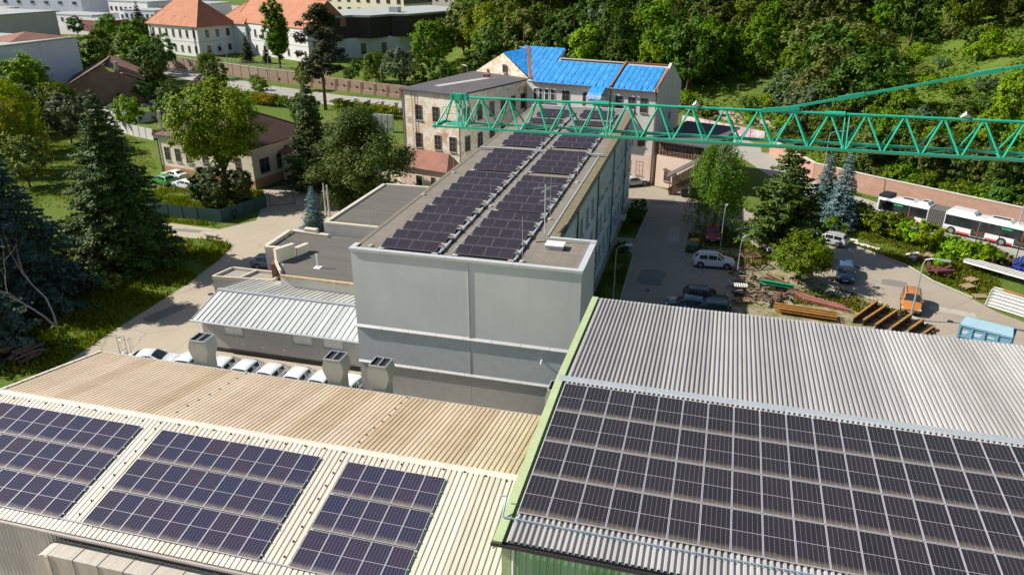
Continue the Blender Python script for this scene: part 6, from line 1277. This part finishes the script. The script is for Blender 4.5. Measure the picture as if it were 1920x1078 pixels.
for i, (a, b) in enumerate(IB):
    o = thing('steel_girder', 'rusty upright steel girder with orange top flange, %s from the left' % ordw(i), 'girder', ((a[0]+b[0])/2,(a[1]+b[1])/2,0), 0, 'row of steel girders behind the grey hall', True)
    z = .36 if i < 5 else .2; p, q = Vector(a+(z,)), Vector(b+(z,))
    w_ = MB(); w_.bar(p,q,.03,z*1.5); w_.build('web', M_rust, o); f_ = MB(); f_.bar(p+Vector((0,0,z*.75)),q+Vector((0,0,z*.75)),.20,.04); f_.build('top_flange', M_orp, o); f_ = MB(); f_.bar(p-Vector((0,0,z*.75)),q-Vector((0,0,z*.75)),.26,.04); f_.build('bottom_flange', M_rust, o)
    for f in (.25,.55,.8): c = p.lerp(q,f); MB().box(c.x+.02,c.x+.4,c.y-.22,c.y+.22,.03,.22).build('bracket', M_rust, o)
for i in range(6):
    a = (7.3+.06*i,69.5-.26*i,.22+.30*(i%2)); b = (12.7,68.9-.26*i,.22+.30*(i%2)); steel('steel_beam', 'orange primed steel beam, %s of the pile behind the hall' % ordw(i), a, b, .24, .3, M_orp, 'orange steel beams')
for i in range(4): steel('steel_beam', 'red primed steel beam, %s from the front on the scrap ground' % ordw(i), (10.0-.3*i,71.7+.3*i,.25+.05*i), (14.2-.2*i,70.2+.36*i,.2), .2, .22, M_rdp, 'red steel beams')
steel('steel_beam', 'bright green painted steel beam lying on the scrap pile', (6.1,73.6,.95), (9.3,73.4,.75), .34, .34, M_grn)
for i in range(7): steel('steel_beam', 'long rusty brown beam in the scrap heap, %s from the front' % ordw(i), (5.6+.25*i,75.0+.35*i-(.8 if i%3 else 0),.5+.12*(i%3)), (11.2-.3*i,72.2+.35*i,.3+.1*(i%2)), .16, .18, M_rust if i%3 else M_wood, 'rusty beams of the scrap heap')
fb = thing('steel_crate_frame', 'open rusty steel frame crate standing beside the white SUV', 'frame', (5.3,79.6,0), R(28))
for z in (.05,1.3):
    for a, b in (((-.9,-.7),(.9,-.7)),((.9,-.7),(.9,.7)),((.9,.7),(-.9,.7)),((-.9,.7),(-.9,-.7)),((-.9,-.7),(.9,.7)),((.9,-.7),(-.9,.7))): MB().bar(a+(z,), b+(z,), .1, .1).build('rail', M_rust, fb)
for a in ((-.9,-.7),(.9,-.7),(.9,.7),(-.9,.7)): MB().bar(a+(0,), a+(1.3,), .1).build('post', M_rust, fb)
for i, (x, y, rz, z) in enumerate(((4.2,71.6,5,1.0),(4.4,70.0,12,.2),(26.2,79.0,35,.3),(27.1,81.2,40,.2),(26.9,77.1,10,.1),(22.9,86.4,-10,.5))):
    o = thing('pallet', ['pale wooden pallet on top of the scrap heap','wooden pallet at the foot of the scrap heap','rusty brown pallet stack piece by the yard edge','brown pallet behind the first in the weeds','broken wooden pallet beside the white girders','pallet with yellow boards in the verge weeds'][i], 'pallet', (x,y,z), R(rz), 'wooden pallets around the yard')
    for k in range(6): MB().box(-.6+k*.22,-.6+k*.22+.14,-.45,.45,.12,.15).build('board', M_wpan if i == 0 else M_wood, o)
    for k in (-.4,0,.4): MB().box(-.6,.65,k-.05,k+.05,0,.12).build('bearer', M_wood, o)
    if z > .15: MB().box(-.5,.5,-.4,.4,-z,-.002).build('load', M_rust, o)
sh_ = thing('concrete_slab', 'flat grey sheet lying on the grass by the blue car', 'slab', (13.6,74.5,0), R(-24)); MB().box(-1.1,1.1,-.6,.6,.04,.14).build('slab', M_conc, sh_)
for i, (a, b, lb) in enumerate((((17.2,90.0),(19.6,88.4),'white plank lying on the verge behind the silver estate'),((16.0,91.2),(17.6,90.6),'short pale kerbstone on the verge behind the silver estate'))): o = thing('plank', lb, 'plank', (a[0],a[1],0), 0, None, True); MB().bar(a+(.15,), b+(.15,), .45, .14).build('board', M_white, o)
db = thing('tarp_bundle', 'grey plastic sheeting and yellow boards dumped on the verge', 'rubbish', (22.4,86.4,0), 0, None, True); g_ = rs(81)
for k in range(9): c = Vector((21.7+g_.uniform(0,2.6),86.0+g_.uniform(0,1.4),.25+g_.uniform(0,.3))); d = Vector(g_.normal(size=3)); d.z *= .2; d.normalize(); MB().bar(c-d*.7, c+d*.7, .4, .05).build('board' if k > 3 else 'plastic_sheet', M_wood if k > 3 else M_lb, db)
rp_ = thing('rusty_pile', 'dark red pile of rusty parts under the curved lamp', 'scrap', (24.2,82.4,0), 0, None, True)
for k in range(8): c = Vector((24.2+g_.uniform(-.8,.8),82.4+g_.uniform(-1,1),.3+k*.07)); a = g_.uniform(0,3); MB().bar(c-Vector((math.cos(a),math.sin(a),0))*.9, c+Vector((math.cos(a),math.sin(a),.1))*.9, .35, .22).build('scrap_piece', mat('dark_red_rust', (.13,.035,.03), (.09,.03,.025), 2), rp_)
sc_ = thing('scrap_heap', 'tangled heap of rusty scrap steel between the dark SUV and the orange beams', 'scrap', (6.0,72.0,0), 0, None, True)
for k in range(110):
    c = Vector((3.6+g_.uniform(0,5.4),69.6+g_.uniform(0,7.4),.12+abs(g_.normal())*.32)); d = Vector(g_.normal(size=3)); d.z *= .25; d.normalize(); L_ = g_.uniform(.5,1.9)
    (MB().bar(c-d*L_/2, c+d*L_/2, g_.uniform(.06,.2), g_.uniform(.05,.16)) if k%3 else MB().tube([c-d*L_/2, c+d*L_/2], .06, 6)).build('scrap_piece', (M_rust,M_dark,M_rust,M_wood,M_rust,M_galv,M_dark)[k%7], sc_)
for k in range(7): c = Vector((4.6+g_.uniform(0,9),67.6+g_.uniform(0,7),.1)); d = Vector((g_.normal(),g_.normal()*.4,.05)).normalized(); o = thing('timber', 'loose weathered timber on the scrap ground, %s' % ['near the girders','by the orange beams','under the green beam','by the pallet','near the red beams','in the soil patch','beside the hall'][k], 'timber', c, 0, 'loose timbers', True); MB().bar(c-d*1.1, c+d*1.1, .14, .12).build('board', M_wood, o)
# white girders and blue racks at the right edge
wd_ = Vector((.80,-.60)); 
for r_ in range(5):
    o = thing('white_girder', 'long white painted girder, %s layer from the ground in the stack at the right edge' % ordw(r_), 'girder', (27.3,75.0,0), 0, 'stack of white girders', True)
    for k in range(2):
        p = Vector((26.9+.35*k+.05*r_,75.3+.55*k)); q = p+wd_*9; ibeam((p.x,p.y,.25+.34*r_), (q.x,q.y,.25+.34*r_), .30, .30, .035).build('beam', M_wst, o); MB().bar((p.x+.05,p.y-.2,.25+.34*r_),(p.x+.06*wd_.x,p.y-.1,.25+.34*r_),.3,.3).build('end_plate', M_wst, o)
    if r_ == 4: MB().bar((28.0,75.2,.25+.34*r_+.19),(34.5,70.3,.25+.34*r_+.19),.5,.05).build('orange_top', M_orp, o)
for i in range(3): p = Vector((27.1+.3*i,84.7+.35*i)); q = p+Vector((.795,-.606))*14; steel('long_beam', 'long pale steel beam stored beyond the white stack, %s from the front' % ordw(i), (p.x,p.y,1.0), (q.x,q.y,1.0), .2, .34, M_wst, 'long pale beams')
for i in range(3):
    o = thing('stacking_rack', 'blue steel stacking rack, %s from the front at the right edge' % ordw(i), 'rack', (31.9+1.0*i,84.0+1.9*i-.9*i,0), R(-38), 'blue steel racks')
    for z in (.1,.7,1.3,1.9):
        for s in (-.55,.55): MB().bar((-.2,s,z),(2.6,s,z),.09,.14).build('rail', M_blr, o)
        for x in (-.2,1.2,2.6): MB().bar((x,-.55,z),(x,.55,z),.09,.12).build('cross_rail', M_blr, o)
    for x in (-.2,2.6):
        for s in (-.55,.55): MB().bar((x,s,0),(x,s,2.0),.1).build('post', M_blr, o)
for i in range(9): p = Vector((29.6+.1*i,86.6+.32*(i%5))); q = p+Vector((.8,-.6))*5.5; steel('rusty_bar', 'long rusty bar stored behind the blue racks, %s' % ordw(i), (p.x,p.y,.5+.45*(i//5)+.1*(i%2)), (q.x,q.y,.5+.45*(i//5)+.1*(i%2)), .14, .16, M_rust, 'rusty bars behind the blue racks')
# skip container with hinged lids
M_skip = mat('skip_blue', (.15,.33,.44), (.12,.27,.37), .9, .6); M_skipt = mat('skip_lid', (.30,.44,.50), (.25,.38,.45), .8, .6)
sk = thing('waste_container', 'pale blue steel waste container with ribbed sides at the hall edge', 'container', (24.1,65.6,0), R(-24.5))
b = MB(); P = [(-1.55,-1.0),(1.55,-1.0),(1.95,-.2),(1.95,1.0),(-1.6,1.0),(-1.95,.3)]; b.box(-1.9,1.9,-1.0,1.0,.15,2.15); b.build('body', M_skip, sk)
l_ = MB(); l_.solid([(-1.95,-1.05,2.16),(1.95,-1.05,2.16),(1.75,.1,2.5),(-1.75,.1,2.5)], (0,-.3,1), .08); l_.solid([(-1.75,.1,2.5),(1.75,.1,2.5),(1.95,1.05,2.16),(-1.95,1.05,2.16)], (0,.3,1), .08); l_.build('lid', M_skipt, sk)
for k in range(5): x = -1.86+k*.93; MB().box(x-.06,x+.06,-1.09,-1.002,.15,2.1).build('rib', M_skip, sk)
for z in (.2,1.1,2.05): MB().box(-1.9,1.9,-1.075,-1.002,z-.05,z+.05).build('rail', M_skip, sk)
for s in (-1,1): MB().box(s*1.9 if s > 0 else -1.97,1.97 if s > 0 else -1.9,-.95,.95,.15,2.1).build('end_panel', M_skip, sk)
for k, (x, w_) in enumerate(((-1.4,.45),(-.47,.6),(.46,.5))):
    for j in range(2 if k < 2 else 1): MB().box(x-w_/2,x+w_/2-.12*j,-1.012,-1.003,1.55-.16*j,1.64-.16*j).build('stencil', M_white, sk)
# bins
def bin_(x, y, lb, m, m2, s=1):
    o = thing('wheeled_bin', lb, 'bin', (x,y,.02), R(15), None); w = .45*s
    b = MB(); b.add([(-w*.8,-w*.7,.12),(w*.8,-w*.7,.12),(w*.8,w*.7,.12),(-w*.8,w*.7,.12),(-w,-w*.9,1.0*s),(w,-w*.9,1.0*s),(w,w*.9,1.0*s),(-w,w*.9,1.0*s)], [(0,3,2,1),(4,5,6,7),(0,1,5,4),(1,2,6,5),(2,3,7,6),(3,0,4,7)]); b.build('tub', m, o); MB().box(-w*1.05,w*1.05,-w*.95,w*.95,1.0*s+.002,1.1*s).build('lid', m2, o)
    for s_ in (-1,1): MB().tube([(s_*w*.7-.03,.3,.1),(s_*w*.7+.03,.3,.1)], .1, 8).build('wheel', M_tyre, o)
M_binb = mat('dark_bin', (.03,.035,.04), None, 3, .5)
bin_(-2.9,103.6,'leftmost dark wheeled bin beside the covered staircase',M_binb,M_binb,1.1); bin_(-1.6,103.3,'large black wheeled container beside the staircase',M_binb,M_trim,1.4); bin_(-.3,103.0,'rightmost dark bin near the birch',M_binb,M_binb,1.1)
bin_(-.7,83.6,'yellow lidded bin at the island kerb',mat('yellow_bin', (.48,.33,.03), None, 3, .5),MATS['yellow_bin'],1); bin_(-.75,82.5,'teal bin in front of the yellow one',mat('teal_bin', (.02,.16,.18), None, 3, .5),MATS['teal_bin'],.85); bin_(-57.2,79.4,'dark bin by the green screened fence',M_binb,M_binb,1)
# log pile, bench, rubble by the ruin
lp_ = thing('log_pile', 'pile of dark logs and branches at the path edge, lower left', 'log pile', (-53.2,43.4,0), 0, None, True)
for k in range(16): c = Vector((-53.2+g_.uniform(-1.2,1.2),43.4+g_.uniform(-.7,.7),.15+.07*k)); d = Vector((g_.normal()*.4,1,g_.normal()*.12)).normalized(); MB().tube([c-d*.9, c+d*.9], g_.uniform(.08,.2), 7).build('log', M_bark, lp_)
be = thing('bench', 'weathered concrete bench block on the lawn tip', 'bench', (-55.6,72.6,0), R(-8)); MB().box(-.9,.9,-.25,.25,.32,.45).build('seat', M_conc, be); [MB().box(x-.12,x+.12,-.22,.22,0,.318).build('leg', M_conc, be) for x in (-.6,.6)]
rb = thing('rubble_heap', 'heap of rubble and boards beside the ruined cottage', 'rubble', (-120.5,138.5,0), 0, None, True)
for k in range(26): c = Vector((-121+g_.normal()*2.4,139+g_.normal()*3.0,.3+g_.uniform(0,.7))); s_ = g_.uniform(.3,.9); MB().box(c.x-s_,c.x+s_,c.y-s_*.6,c.y+s_*.6,0,c.z).build('rubble_piece', (M_conc,M_wood,M_rtile,M_white,M_lb)[k%5], rb)
fl = thing('flag_banner', 'yellow banner flag by the road bend', 'flag', (-229,262,0)); MB().tube([(0,0,0),(0,0,7)], .08, 6).build('pole', M_galv, fl); MB().box(.1,1.1,-.03,.03,3.2,6.8).build('banner', mat('yellow_cloth', (.6,.38,.03), None, 2), fl)
